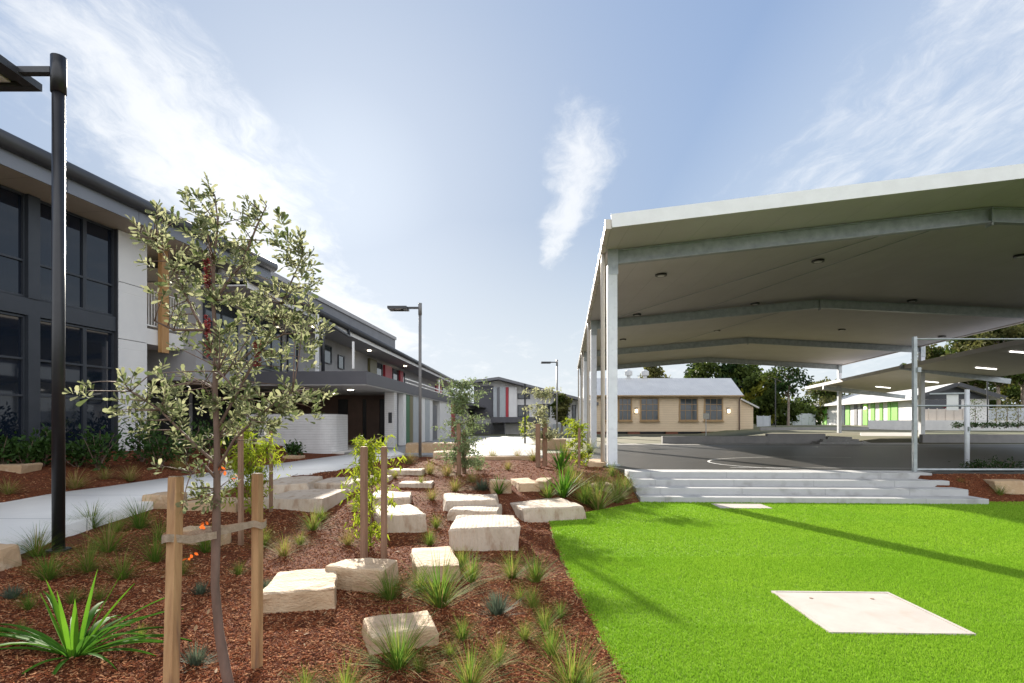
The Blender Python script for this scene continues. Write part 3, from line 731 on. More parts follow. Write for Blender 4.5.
# ------------------------------------------------------------------ cream weatherboard classroom
C = thing('cream_weatherboard_building', 'old cream weatherboard classroom with tall multi pane windows and pale roof', 'building', (0,0,0))
Yc = 61.0
pbox(C, 'wall', 590, 741, 396.2, 431.5, Yc, 8, 'cream')
a, b, r0, r1 = at(588,395.5,Yc), at(742,395.5,Yc), at(588,378.2,Yc+4.3), at(731,378.2,Yc+4.3)
MB().add([(a.x,Yc-.5,a.z),(b.x,Yc-.5,b.z),(r1.x,Yc+4.3,r1.z),(r0.x,Yc+4.3,r0.z),(a.x,Yc+9,a.z),(b.x,Yc+9,b.z),(a.x,Yc-.5,a.z-.12),(b.x,Yc-.5,b.z-.12),(b.x,Yc+9,b.z-.12),(a.x,Yc+9,a.z-.12)],
  [(0,1,2,3),(3,2,5,4),(1,5,2),(0,3,4),(6,7,1,0),(7,8,5,1),(8,9,4,5),(9,6,0,4),(6,9,8,7)]).build('roof', M['roofmetal'], C)
MB().bar((a.x,Yc-.56,a.z-.06),(b.x,Yc-.56,b.z-.06), .13, .13).build('gutter', M['creamtrim'], C)
p = [at(741.2,398,Yc), at(758,406.5,Yc), at(758,431.5,Yc), at(741.2,431.5,Yc)]
vs = [(v.x, Yc+1.2, v.z) for v in (p[3], p[2], p[1], p[0])]
MB().hexa(vs, [(x,y+6,z) for x,y,z in vs]).build('lean_to', M['cream'], C)
MB().bar((p[0].x,Yc+1.0,p[0].z+.12),(p[1].x+.5,Yc+1.0,p[1].z-.12), .3, .16).build('lean_to_barge', M['roofmetal'], C)
for (x0, x1) in ((604,614),(618,632),(640,659),(679,698),(704,723)):
    w = pwin(C, x0, x1, 397.6, 421, Yc, trans=(404.5,410.5), mull=[x0+(x1-x0)*t for t in (.33,.67)], fm='creamtrim', fw=.14)
    a = at(x0-.7, 421.8, Yc); b = at(x1+.7, 420.9, Yc); MB().box(a.x, b.x, Yc-.2, Yc-.002, a.z, b.z).build('sill', M['creamtrim'], w)
for px in (636, 728):
    q_ = at(px, 410.5, Yc); l = MB().box(q_.x-.13, q_.x+.13, Yc-.16, Yc-.001, q_.z-.25, q_.z+.28).build('wall_lamp', M['charcoal'], C)
    MB().box(q_.x-.12, q_.x+.12, Yc-.2, Yc-.162, q_.z-.24, q_.z+.12).build('lamp_glass', M['lampwarm'], l)
q_ = at(739,396,Yc); z0 = at(739,434,Yc).z
MB().tube([(q_.x,Yc-.4,q_.z-.1),(q_.x,Yc-.12,q_.z-.5),(q_.x,Yc-.12,z0)], .07, 8).build('downpipe', M['brown'], C)
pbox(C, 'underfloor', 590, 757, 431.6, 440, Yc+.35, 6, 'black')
for px in (600, 634, 672, 708): pbox(C, 'brick_pier', px-6, px+6, 431.6, 440, Yc+.05, .28, 'brickpier')
for (px, py) in ((628.5,378),(645,378)):
    q_ = at(px, py, Yc+4.3); MB().tube([q_-Vector((0,0,.2)), q_+Vector((0,0,.25)), q_+Vector((0,0,.3)), q_+Vector((0,0,.75)), q_+Vector((0,0,.95))], [.22,.22,.45,.45,.12], 10).build('roof_cowl', M['roofmetal'], C)

# low retaining walls behind the court
def rwall(name, label, pts, z0, z1, th, m, cat='wall'):
    mb = MB()
    for a, b in zip(pts, pts[1:]):
        mb.bar((a[0],a[1],(z0+z1)/2), (b[0],b[1],(z0+z1)/2), th, z1-z0)
    return tag(mb.build(name, M[m]), label, cat)
P2 = lambda px, Y: (at(px,0,Y).x, Y)
rwall('retaining_wall', 'long grey retaining wall between the court and the cream classroom', [P2(662,33.3), P2(766,33.25), P2(766,33.1)], .3, .97, .3, 'retwall')
rwall('retaining_wall', 'taller grey retaining wall left of the corner landing', [P2(766.5,33.3), P2(824,33.2)], .3, 1.12, .34, 'retwall')
rwall('retaining_wall', 'upper pale retaining wall left of the green striped classroom', [P2(760,59.5), P2(868,59.2)], .4, 1.25, .3, 'retwall')
rwall('retaining_wall', 'grey retaining wall along the far right court edge', [P2(921,33.1), P2(985,33.0), P2(1130,32.9)], .3, 1.08, .3, 'retwall')
sd = thing('landing_steps', 'pale concrete landing with steps at the far right corner of the court', 'steps', (0,0,0))
for k, (x0, x1, z) in enumerate(((818,862,.68),(822,858,.81),(828,852,.93))):
    a, b = at(x0,0,32.4+k*.4), at(x1,0,32.4+k*.4)
    MB().box(a.x, b.x, 32.2+k*.5, 36+k*.01, .4, z).build('step', M['concrete'], sd)
MB().hexa([(*P2(863,32.0),.4),(*P2(919,32.0),.4),(*P2(912,42),.4),(*P2(860,42),.4)], [(*P2(863,32.0),.56),(*P2(919,32.0),.56),(*P2(912,42),1.02),(*P2(860,42),1.02)]).build('ramp', M['retwhite'], sd)
rwall('retaining_wall', 'white wall below the gable end of the green striped classroom', [P2(868,60.6), P2(918,58.5), P2(1010,58), P2(1130,54)], .5, 1.98, .25, 'retwhite')

# ------------------------------------------------------------------ green striped classroom
E = thing('green_striped_classroom', 'single storey classroom with white walls, lime green strips and dark gable', 'building', (0,0,0))
g0, g1 = Vector((*P2(915,64),0)), Vector((*P2(989,62.5),0)); far = Vector((*P2(810,96),0))
dv = (far-g0); dl = dv.length; dn = dv.normalized()
zf, ze, zp = 1.35, 4.35, 5.85
gm = (g0+g1)/2+Vector((0,0,0))
def V3(p, z): return Vector((p.x, p.y, z))
MB().hexa([V3(g0,zf), V3(g1,zf), V3(g1+dv,zf), V3(g0+dv,zf)], [V3(g0,ze), V3(g1,ze), V3(g1+dv,ze), V3(g0+dv,ze)]).build('wall', M['whitepanel'], E)
ov = (g1-g0).normalized()*.9
o0 = dn*-1.2
gl, gr, gp = g0-ov+o0, g1+ov+o0, gm+o0; gL, gR, gP = g0-ov+dv+dn, g1+ov+dv+dn, gm+dv+dn
rs = MB()
rs.hexa([V3(gl,ze-.1),V3(gp,zp),V3(gP,zp),V3(gL,ze-.1)], [V3(gl,ze+.12),V3(gp,zp+.22),V3(gP,zp+.22),V3(gL,ze+.12)])
rs.hexa([V3(gp,zp),V3(gr,ze-.1),V3(gR,ze-.1),V3(gP,zp)], [V3(gp,zp+.22),V3(gr,ze+.12),V3(gR,ze+.12),V3(gP,zp+.22)])
rs.build('roof', M['roofmetal'], E)
MB().hexa([V3(g0-dn*.02,ze),V3(g1-dn*.02,ze),V3(gm-dn*.02,zp-.02)], [V3(g0-dn*.14,ze),V3(g1-dn*.14,ze),V3(gm-dn*.14,zp-.02)]).build('gable_infill', M['frame'], E)
MB().bar(V3(gl,ze)-dn*.04, V3(gp,zp+.1)-dn*.04, .06, .42).bar(V3(gp,zp+.1)-dn*.04, V3(gr,ze)-dn*.04, .06, .42).build('barge_board', M['charcoal'], E)
a = g0.lerp(g1,.12)-dn*.08; b = g0.lerp(g1,.62)-dn*.08
MB().hexa([V3(a,2.3),V3(b,2.3),V3(b-dn*.05,2.3),V3(a-dn*.05,2.3)], [V3(a,4.3),V3(b,4.3),V3(b-dn*.05,4.3),V3(a-dn*.05,4.3)]).build('gable_window', M['glass'], E)
side = Vector((dn.y, -dn.x, 0)); side = side if side.dot(g0-g1) > 0 else -side
cols = ['limegreen','whitepanel','limegreen','white','palegrey','whitepanel','limegreen','white','limegreen','glasspale','whitepanel','midgrey','white','limegreen','palegrey','white','midgrey','limegreen']
# strips by the pixel column of their left and right edges
edges_px = [(892,898,'limegreen'),(888,891,'limegreen'),(880,883,'limegreen'),(871,875,'limegreen'),(863.5,868,'limegreen'),(861,863,'midgrey'),(854.5,857.5,'midgrey'),(846,850,'limegreen'),(841,845,'palegrey'),(837,840,'midgrey'),(822.5,827,'limegreen'),(818,820,'palegrey')]
def side_t(px):
    k = (px-CX)/F   # solve g0+dn*t : x = k*y
    return (k*g0.y-g0.x)/(dn.x-k*dn.y)
for (x0, x1, mm) in edges_px:
    t0, t1 = side_t(x1), side_t(x0)
    a, b = g0+dn*t0+side*.01, g0+dn*t1+side*.01
    MB().hexa([V3(a,zf+.05),V3(b,zf+.05),V3(b+side*.07,zf+.05),V3(a+side*.07,zf+.05)], [V3(a,ze-.15),V3(b,ze-.15),V3(b+side*.07,ze-.15),V3(a+side*.07,ze-.15)]).build({'limegreen':'green_strip','midgrey':'door','palegrey':'window'}[mm], M[mm if mm != 'palegrey' else 'glasspale'], E)
t0 = side_t(866); q_ = g0+dn*t0+side*.1
MB().tube([V3(q_,3.8), V3(q_,3.5)], .16, 8).build('wall_lamp', M['lampwarm'], E)
# fences
def fence(name, label, p, q, z0, h, n, m, posts=True):
    f = thing(name, label, 'fence', (p[0], p[1], z0), math.atan2(q[1]-p[1], q[0]-p[0]))
    L = math.hypot(q[0]-p[0], q[1]-p[1])
    MB().box(0, L, -.02, .02, .05, h).build('panel', M[m], f)
    for k in range(n+1):
        x = L*k/n; MB().box(x-.04, x+.04, -.06, .06 if False else -.021, 0, h+.06).build('post', M[m], f)
    return f
fence('sheet_fence', 'pale tan sheet fence in front of the dark gable', P2(920,59.5), P2(963,59), 1.9, 1.25, 5, 'fencetan')
fence('sheet_fence', 'long pale blue grey fence behind the gum trees at right', P2(985,70), P2(1120,66), 1.3, 2.2, 8, 'fence')
fence('sheet_fence', 'short pale fence beside the end of the cream classroom', P2(757,66), P2(770,66), .9, 1.6, 2, 'fence')
fence('sheet_fence', 'pale slanting fence between the tree trunks in the far middle', P2(772,76), P2(815,82), .6, 2.4, 6, 'fence')
# ------------------------------------------------------------------ boulders
def boulder_mesh(w, d, h, seed, rough=.035, jit=.12):
    rnd = random.Random(seed)
    bm = bmesh.new(); bmesh.ops.create_cube(bm, size=1)
    for v in bm.verts:
        top = v.co.z > 0
        v.co.x = v.co.x*w*(1 if not top else rnd.uniform(1-jit, 1.0)) + rnd.uniform(-jit, jit)*w*.35
        v.co.y = v.co.y*d*(1 if not top else rnd.uniform(1-jit*1.3, 1.0)) + rnd.uniform(-jit, jit)*d*.4
        v.co.z = (h+rnd.uniform(-.10, .04)*h) if top else -.12
    bmesh.ops.bevel(bm, geom=bm.edges[:], offset=min(.035, .14*h+.008), segments=2, profile=.6, affect='EDGES')
    bmesh.ops.triangulate(bm, faces=[f for f in bm.faces if len(f.verts) > 4])
    for _ in range(3):
        es = [e for e in bm.edges if e.calc_length() > .11]
        if es: bmesh.ops.subdivide_edges(bm, edges=es, cuts=1)
    bmesh.ops.triangulate(bm, faces=bm.faces[:])
    off = Vector((seed*1.7, seed*.9, 0))
    bm.normal_update()
    for v in bm.verts:
        p = v.co
        n1 = mnoise.noise(p*2.3+off); n2 = mnoise.noise(Vector((p.x*7, p.y*7, p.z*16))+off); n3 = mnoise.noise(p*19+off)
        side = 1.0 if abs(v.normal.z) < .6 else .45
        v.co = p+v.normal*(rough*(n1*.9+n2*.55*side+n3*.22))
    me = bpy.data.meshes.new('boulder'); bm.to_mesh(me); bm.free()
    return me
BL = [ # left, right, top back y, front top y, front bottom y, turn, material, label
 (263,340,568,591,613,14,'sand','broad cream sandstone boulder right of the near timber stake'),
 (329,395,557,568,592,-8,'sand','rounded cream sandstone boulder just behind the broad one by the stake'),
 (360,441,610,633,652,22,'sand','flat topped tan boulder nearest the bottom of the garden with grass growing against it'),
 (411,460,546,566,584,12,'sand','small pale boulder left of the biggest squared block, grass at its corner'),
 (450,523,514,527,551,1,'sandpale','biggest squared block with a grey front face in the middle of the bed'),
 (447,505,503,511,522,-2,'sandpale','low slab boulder directly behind the biggest squared block'),
 (440,503,493,501,512,3,'sandpale','flat pale boulder at the back of the three stepped blocks'),
 (507,577,495,508,522,16,'sandpale','long pale block touching the edge of the turf'),
 (374,421,503,514,533,20,'sandpale','squared white block behind the two thin dark stakes'),
 (274,342,488,498,513,-4,'sandpale','long striped pale boulder behind the near right stake'),
 (268,318,473,484,497,10,'sandpale','pale boulder beside the curve of the path behind the striped one'),
 (319,368,476,483,492,-8,'sandpale','pale round ended boulder between the path and the thin dark stakes'),
 (372,413,490,498,508,6,'sandpale','low pale boulder right behind the squared white block'),
 (146,186,491,494,509,-3,'sandtan','tan block holding the path edge behind the near left stake'),
 (186,250,497,503,512,-6,'sandtan','longer tan block continuing the path edge behind the banksia trunk'),
 (-20,16,543,548,571,-10,'sandtan','tan block cut off by the left picture edge beside the path'),
 (178,228,525,530,546,-4,'sandtan','half buried tan block seen between the two near timber stakes'),
 (488,512,478,481,494,4,'sandtan','small tan boulder, left one of three in a row behind the turf corner block'),
 (513,536,477,483,492,10,'sandtan','small tan boulder, middle one of three in a row behind the turf corner block'),
 (535,550,477,481,490,-12,'sandtan','small tan boulder, right one of three in a row behind the turf corner block'),
 (400,434,480,483,488,3,'sandpale','thin pale slab lying flat behind the squared white block'),
 (345,392,475,477,481,2,'sandpale','thin grey slab by the path end with mulch in front'),
 (388,425,468,470,475,2,'sandpale','thin grey slab nearest the second lamp post'),
 (586,606,459,462,467,-6,'sandtan','small tan boulder at the foot of the front shelter post'),
 (585,612,482,485,490,4,'sandtan','little tan rock half hidden in long grass beside the steps'),
 (434,458,449,452,459,3,'sandtan','pale tan block in front of the low stone wall by the tree'),
 (976,1012,472,476,484,-12,'sandtan','tan flat rock on the dark mulch right of the steps'),
 (-25,33,463,466,473,4,'sandtan','long low tan rock beneath the shrubs at the glass building'),
 (284,304,455,456,459,2,'sandtan','small stone in the bed in front of the curved white wall'),
]
for i, (xl, xr, ytb, yft, yfb, rot, m, lab) in enumerate(BL):
    g = gpt((xl+xr)/2, yfb); Yf = g.y
    h = max(.05, (yfb-yft)*Yf/F); zt = g.z+h
    Yb = F*(EYE-zt)/max(4, ytb-HY); d = min(max(.25, Yb-Yf), 1.6)
    w = (xr-xl)*(Yf+d*.3)/F
    o = link_mesh('boulder', boulder_mesh(w*.93, d, h, i+3, .03+.012*min(1,h*2)), M[m])
    gz = min(g.z, ground_z(g.x, Yf+d))
    o.location = (((xl+xr)/2-CX)*(Yf+d/2)/F, Yf+d/2, min(g.z, gz+.12)); o.rotation_euler = (0, 0, R(rot))
    o.scale.z = 1+(g.z-o.location.z)/h if h > .1 else 1
    tag(o, lab, 'boulder', 'sandstone boulders in the garden')
# low stone block walls beside the plaza
def blockwall(label, a, b, z0, z1, th):
    a, b = Vector(a), Vector(b); L = (b-a).length
    me = boulder_mesh(L, th, z1-z0, len(label), .02, .02)
    o = link_mesh('stone_block_wall', me, M['sandtan']); c = (a+b)/2; o.location = (c.x, c.y, z0); o.rotation_euler = (0,0,math.atan2(b.y-a.y, b.x-a.x))
    tag(o, label, 'wall')
def gy(px, Y): return ((px-CX)*Y/F, Y)
blockwall('low tan stone wall below the coloured wall strips', gy(406,22.5), gy(469,22.5), .45, .98, .5)
blockwall('low tan stone seat wall right of the bright plaza', gy(538,27), gy(566,27), .45, 1.0, .5)
blockwall('pale stone edging at the front of the bright plaza', gy(440,19.6), gy(536,19.8), .36, .62, .35)

# ------------------------------------------------------------------ pole lamps
def pole_lamp(base, h, label, r=.075, side=-1, pm='black'):
    t = thing('street_lamp', label, 'lamp', base, 0, 'pole lamps along the garden')
    MB().tube([(0,0,-.1),(0,0,h-.42)], r, 16).build('pole', M[pm], t, smooth=True)
    MB().tube([(0,0,h-.43),(0,0,h)], r*1.22, 16).build('collar', M[pm], t, smooth=True)
    MB().box(0, .02, -.02, .02, 0, .01) if False else None
    MB().bar((side*r*1.1,0,h-.17),(side*.46,0,h-.17), .09, .07).build('arm', M['charcoal'], t)
    hd = MB(); x0, x1 = (side*1.12, side*.44) if side < 0 else (side*.44, side*1.12)
    hd.box(x0, x1, -.30, -.19, h-.24, h-.15); hd.box(x0, x1, .19, .30, h-.24, h-.15)
    hd.box(x1-.14, x1, -.188, .188, h-.238, h-.152); hd.box(x0, x0+.16, -.188, .188, h-.238, h-.152); hd.box(x0+.162, x1-.142, -.188, .188, h-.18, h-.155)
    hb = hd.build('lamp_head', M['charcoal'], t)
    MB().box(x0+.17, x0+.40, -.17, .17, h-.20, h-.185).build('lens', M['whitepanel'], hb)
    bp = MB(); bp.tube([(0,0,-.02),(0,0,.025)], r*1.9, 16); bp.build('base_plate', M['black'], t)
    return t
g = gpt(58.5, 551); pole_lamp((g.x, g.y, g.z), 1.8+(422-57)*g.y/F-g.z, 'tall black pole lamp beside the path at left', .066)
g = gpt(416, 459); L2 = pole_lamp((g.x, 20.5, .5), 5.58, 'slender grey pole lamp standing by the low stone wall', .055, -1, 'lampgrey')
L3 = dup(L2, (45*40/F, 40, .59), 0, 1.0, 'far dark pole lamp beyond the plaza, beside the shelter posts')
sp = thing('slim_post', 'slim dark post before the gabled grey block', 'post', (at(525,0,32).x, 32, .59))
MB().tube([(0,0,0),(0,0,3.3)], .05, 8).build('shaft', M['charcoal'], sp); MB().tube([(0,0,3.3),(0,0,3.36)], .07, 8).build('cap', M['charcoal'], sp)
sp = thing('slim_post', 'slim dark post on the planted bank right of the green striped classroom', 'post', (at(987.5,0,56).x, 56, 1.2))
MB().tube([(0,0,0),(0,0,5.0)], .06, 8).build('shaft', M['charcoal'], sp); MB().tube([(0,0,5.0),(0,0,5.08)], .09, 8).build('cap', M['charcoal'], sp)
sp = thing('slim_post', 'thin dark post in front of the trees at the end of the cream classroom', 'post', (at(775.5,0,64).x, 64, .6))
MB().tube([(0,0,0),(0,0,6.0)], .06, 8).build('shaft', M['charcoal'], sp); MB().tube([(0,0,6.0),(0,0,6.08)], .09, 8).build('cap', M['charcoal'], sp)

# court edge frame, basketball hoop, little sign
bf = thing('ball_stop_frame', 'white steel ball stop frame with rails at the top of the steps', 'fence', (at(914.5,0,14.35).x, 14.35, .55))
MB().box(-.045,.045,-.045,.045,-.1,3.40).build('post', M['galv'], bf, bevel=.008)
MB().box(5.2,5.32,-.06,.06,-.1,3.36).build('post', M['galv'], bf)
for z in (3.34, 1.66, .05): MB().tube([(.05,0,z),(5.198,-.02,z)], .022 if z > 1 else .032, 8).build('rail', M['galv'], bf)
MB().box(.02,.10,-.10,-.047,2.5,2.62).build('clamp', M['galv'], bf)
hp = thing('basketball_hoop', 'small white basketball hoop on a post behind the ball stop frame', 'hoop', (at(967,0,15.8).x, 15.8, .55))
MB().tube([(0,0,-.05),(0,0,2.15)], .062, 12).build('pole', M['postwhite'], hp, smooth=True)
MB().bar((-.065,0,2.05),(-.78,.35,2.05), .04, .04).build('arm', M['galv'], hp)
bb = MB().bar((-.40,.22,1.80),(-.16,.10,1.80), .03, .44).build('backboard', M['white'], hp)
MB().tube([(-.20+.16*math.cos(a), .36+.16*math.sin(a), 1.66) for a in np.linspace(0,2*math.pi,18)], .01, 6).build('hoop_ring', M['red'], hp)
MB().box(-.03,.03,-.10,-.064,1.0,1.12).build('clamp', M['galv'], hp)
sg = thing('sign_post', 'small white sign on a thin post in front of the cream classroom', 'sign', (at(706,0,52.5).x, 52.5, .55))
MB().tube([(0,0,0),(0,0,2.1)], .04, 8).build('post', M['postwhite'], sg)
MB().box(-.28,.28,-.045,-.041 if False else -.06+.019,1.55,2.05).build('sign_plate', M['sign'], sg)

# ------------------------------------------------------------------ grasses and strappy plants
def tuft_mesh(name, n, L, W, spread, droop, mats, seed, base_r=.03, split=(1.0,)):
    rg = np.random.default_rng(seed)
    a = rg.uniform(0, 2*np.pi, n); t = np.abs(rg.normal(0, spread, n)); t = np.minimum(t, 1.25)
    D = np.stack([np.sin(t)*np.cos(a), np.sin(t)*np.sin(a), np.cos(t)], 1)
    P = np.stack([np.cos(a)*rg.uniform(0, base_r, n), np.sin(a)*rg.uniform(0, base_r, n), np.full(n, -.01)], 1)
    V, Fc = blades_arrays(P, D, rg.uniform(.55, 1.1, n)*L, rg.uniform(.7, 1.3, n)*W, rg.uniform(.4, 1.3, n)*droop, 4)
    who = rg.choice(len(mats), n, p=split); mi = np.concatenate([who]*4)
    me = np_mesh(name, V, Fc, mats, mi=mi, smooth=True)
    return me
TK = {}
for kind, args in {
  'green': (190, .42, .0042, .62, .30, [M['gr_green'], M['gr_yellow'], M['gr_straw']], (.56,.34,.10)),
  'yellow': (210, .45, .0040, .68, .34, [M['gr_yellow'], M['gr_green'], M['gr_straw']], (.46,.40,.14)),
  'straw': (200, .40, .0038, .85, .34, [M['gr_straw'], M['gr_yellow']], (.6,.4)),
  'grey': (200, .17, .006, .85, .06, [M['gr_grey']], (1.0,)),
  'strap': (60, .62, .026, .55, .2, [M['strap'], M['gr_green'], M['strapnew']], (.5,.25,.25)),
}.items():
    TK[kind] = [tuft_mesh('proto_'+kind, args[0], args[1], args[2], args[3], args[4], args[5], 31+k*7+len(kind), .035, args[6]) for k in range(4)]
HGT = {'green': .40, 'yellow': .42, 'straw': .32, 'grey': .17, 'strap': .6}
CATN = {'green': 'grass_tuft', 'yellow': 'grass_tuft', 'straw': 'dry_grass_tuft', 'grey': 'groundcover_plant', 'strap': 'strappy_plant'}
CATL = {'green': 'grass', 'yellow': 'grass', 'straw': 'dry grass', 'grey': 'groundcover plant', 'strap': 'strappy plant'}
TU = [ # px, base y, height px, kind, label
 (398,668,72,'green','grey green grass tuft growing against the front of the flat topped tan boulder'),
 (462,640,36,'green','compact green grass tuft just right of the flat topped tan boulder'),
 (498,666,44,'yellow','yellow green grass tuft in the bottom middle of the bed'),
 (470,690,66,'yellow','tall yellow grass tuft cut off at the bottom centre of the picture'),
 (345,700,60,'yellow','dry yellow grass tuft cut off at the bottom, left of the tan boulder'),
 (572,690,80,'yellow','big mixed grass tuft at the bottom beside the turf edge'),
 (552,655,50,'green','leaning grass tuft above the big one near the turf edge'),
 (545,628,34,'green','short green tuft midway along the turf edge'),
 (497,614,34,'grey','small grey green tuft alone in the open mulch'),
 (440,606,74,'green','upright green tuft behind the flat topped tan boulder'),
 (420,592,40,'green','little tuft at the left corner of the small pale boulder'),
 (471,582,44,'green','green tuft at the right corner of the small pale boulder'),
 (512,578,42,'yellow','yellow green tuft below the right corner of the biggest squared block'),
 (536,582,48,'green','dark green tuft right of the biggest squared block'),
 (533,608,34,'yellow','wispy short tuft right of the grey green tuft'),
 (462,566,28,'green','tiny tuft in front of the biggest squared block'),
 (390,600,46,'green','thin tuft at the right end of the rounded cream boulder'),
 (313,530,34,'yellow','pale tuft in front of the long striped boulder'),
 (284,556,28,'straw','thin dry tuft between the near stake and the striped boulder'),
 (262,548,36,'yellow','yellow tuft hidden behind the near right stake'),
 (206,552,40,'green','dark green tuft in front of the half buried tan block'),
 (37,556,44,'yellow','fine yellow tuft at the path edge left of the black lamp'),
 (48,580,46,'green','green tuft between the lamp base and the spiky strap plant'),
 (92,528,38,'green','small tuft at the path edge right of the black lamp'),
 (140,528,44,'green','bright tuft beside the tan path edge block'),
 (108,552,50,'yellow','thick yellow green tuft in the middle left bed'),
 (88,572,48,'yellow','spreading yellow green tuft behind the strap plant'),
 (122,580,44,'green','green tuft right behind the strap plant'),
 (155,562,46,'green','green tuft next to the near left stake'),
 (160,540,36,'yellow','yellow tuft behind the near left stake top'),
 (72,604,26,'green','low tuft under the strap plant'),
 (200,594,20,'grey','silvery cushion plant left of the banksia trunk'),
 (268,592,22,'grey','silvery groundcover touching the broad cream boulder'),
 (196,664,30,'grey','faded silvery plant at the banksia foot'),
 (12,598,22,'grey','silvery low plant at the left picture edge'),
 (75,488,26,'straw','dry yellow tuft in the shaded bed behind the black lamp'),
 (130,479,22,'straw','dry tuft in the shaded bed above the path, left of the stakes'),
 (105,479,18,'straw','thin dry tuft in the shaded bed between lamp and stakes'),
 (8,494,22,'straw','dry tuft in the shaded bed at the left picture edge'),
 (178,470,18,'straw','dry tuft in the shaded bed just above the path bend'),
 (598,510,46,'yellow','large clump of long grass spilling towards the turf by the steps'),
 (616,502,44,'yellow','tall grass clump touching the left end of the steps'),
 (585,503,36,'green','green grass clump between the strap plants and the step grasses'),
 (612,476,22,'yellow','short grass clump at the top left corner of the steps'),
 (626,486,26,'yellow','narrow grass clump against the second step'),
 (575,485,26,'straw','dry clump behind the long grass near the steps'),
 (561,470,40,'strap','upright strap leaved plant near the three small boulders'),
 (563,497,50,'strap','bright strap leaved plant right of the small boulder row'),
 (499,494,28,'strap','dark strap leaved plant in front of the left small boulder'),
 (548,498,26,'green','green tuft behind the pale block on the turf corner'),
 (482,490,18,'grey','silvery plant behind the flat pale boulder'),
 (430,474,20,'straw','dry spreading clump near the second lamp post'),
 (447,476,22,'straw','dry spreading clump left of the staked grey tree'),
 (455,491,20,'straw','straw coloured clump behind the flat pale boulder'),
 (432,500,18,'straw','straw coloured clump left of the flat pale boulder'),
 (472,482,16,'straw','small dry clump right of the staked grey tree'),
 (409,464,18,'straw','dry clump at the foot of the second lamp post'),
 (421,486,18,'yellow','yellow tuft on the thin pale slab'),
 (493,459,16,'straw','tan dry tuft at the front edge of the bright plaza'),
 (518,459,16,'straw','tan dry tuft at the plaza edge left of the double stakes'),
 (534,461,20,'straw','tan dry tuft against the double stakes'),
 (566,458,22,'straw','dry golden clump below the yellow shrub'),
 (590,454,24,'yellow','golden clump between the yellow shrub and the shelter posts'),
 (466,455,14,'yellow','small tuft beside the plaza under the grey tree'),
 (415,520,20,'green','small green tuft right of the squared white block'),
 (355,512,18,'green','small green tuft at the foot of the willow leaved sapling'),
 (348,545,22,'straw','thin dry tuft below the willow leaved sapling'),
 (238,575,22,'green','thin tuft between the near stakes beyond the banksia trunk'),
 (1000,497,18,'green','small dark green tuft below the tan rock right of the steps'),
 (960,492,14,'green','tiny dark tuft beside the ends of the steps'),
]
TU += [
 (20,640,30,'yellow','fresh low tuft left of the strap plant at the picture edge'),(140,640,24,'green','small fresh tuft between the strap plant and the near left stake'),
 (100,600,26,'yellow','small tuft at the right tips of the strap plant'),(28,610,30,'green','loose tuft at the left edge above the strap plant'),
 (590,690,44,'yellow','low yellow tuft at the very bottom touching the turf edge'),(525,640,30,'yellow','little yellow tuft between the bottom middle tufts and the turf'),
 (560,618,26,'green','tiny tuft a hand from the turf edge'),(520,600,24,'yellow','small wispy tuft between the squared block and the turf'),
 (420,672,30,'yellow','low tuft at the bottom right of the flat topped tan boulder'),(305,690,34,'yellow','low tuft cut off at the bottom right of the near right stake'),
 (450,655,24,'yellow','faint dry tuft between the tan boulder and the bottom middle tuft'),(300,545,22,'yellow','small tuft above the broad cream boulder'),
 (322,520,20,'green','small tuft right of the pale tuft by the striped boulder'),(436,528,22,'yellow','small tuft left of the biggest squared block'),
 (430,545,24,'green','small tuft behind the small pale boulder'),(180,575,30,'yellow','yellow tuft immediately behind the near left stake foot'),
 (60,535,26,'green','low tuft at the path edge directly behind the lamp base'),(118,532,26,'yellow','pale tuft at the path edge, two along from the lamp'),
 (600,490,34,'yellow','feathery grass clump uphill of the long grass by the steps'),(570,478,26,'green','dark green clump between the two strap leaved plants'),
 (640,500,16,'yellow','tiny grass clump squeezed against the lowest step'),(478,470,14,'straw','tan dry wisp in the mulch right of the grey tree stakes'),
 (508,470,14,'straw','tan dry wisp in the open mulch before the plaza'),(395,478,14,'straw','tan dry wisp between the thin grey slabs'),
]
used = set()
for i, (px, py, hp_, kind, lab) in enumerate(TU):
    g = gpt(px, py); s = hp_*g.y/F/HGT[kind]
    src = TK[kind][i % 4]
    o = src.copy(); COL.objects.link(o); o.name = CATN[kind]
    o.location = (g.x, g.y, g.z-.005); o.rotation_euler = (0, 0, random.uniform(0, 6.28)); s *= .82; s *= 1.0; o.scale = (s*random.uniform(1.0,1.3),)*2+(s*.88,)
    tag(o, lab, CATL[kind], 'grasses and low plants in the garden')
for l in TK.values():
    for o in l: bpy.data.objects.remove(o)

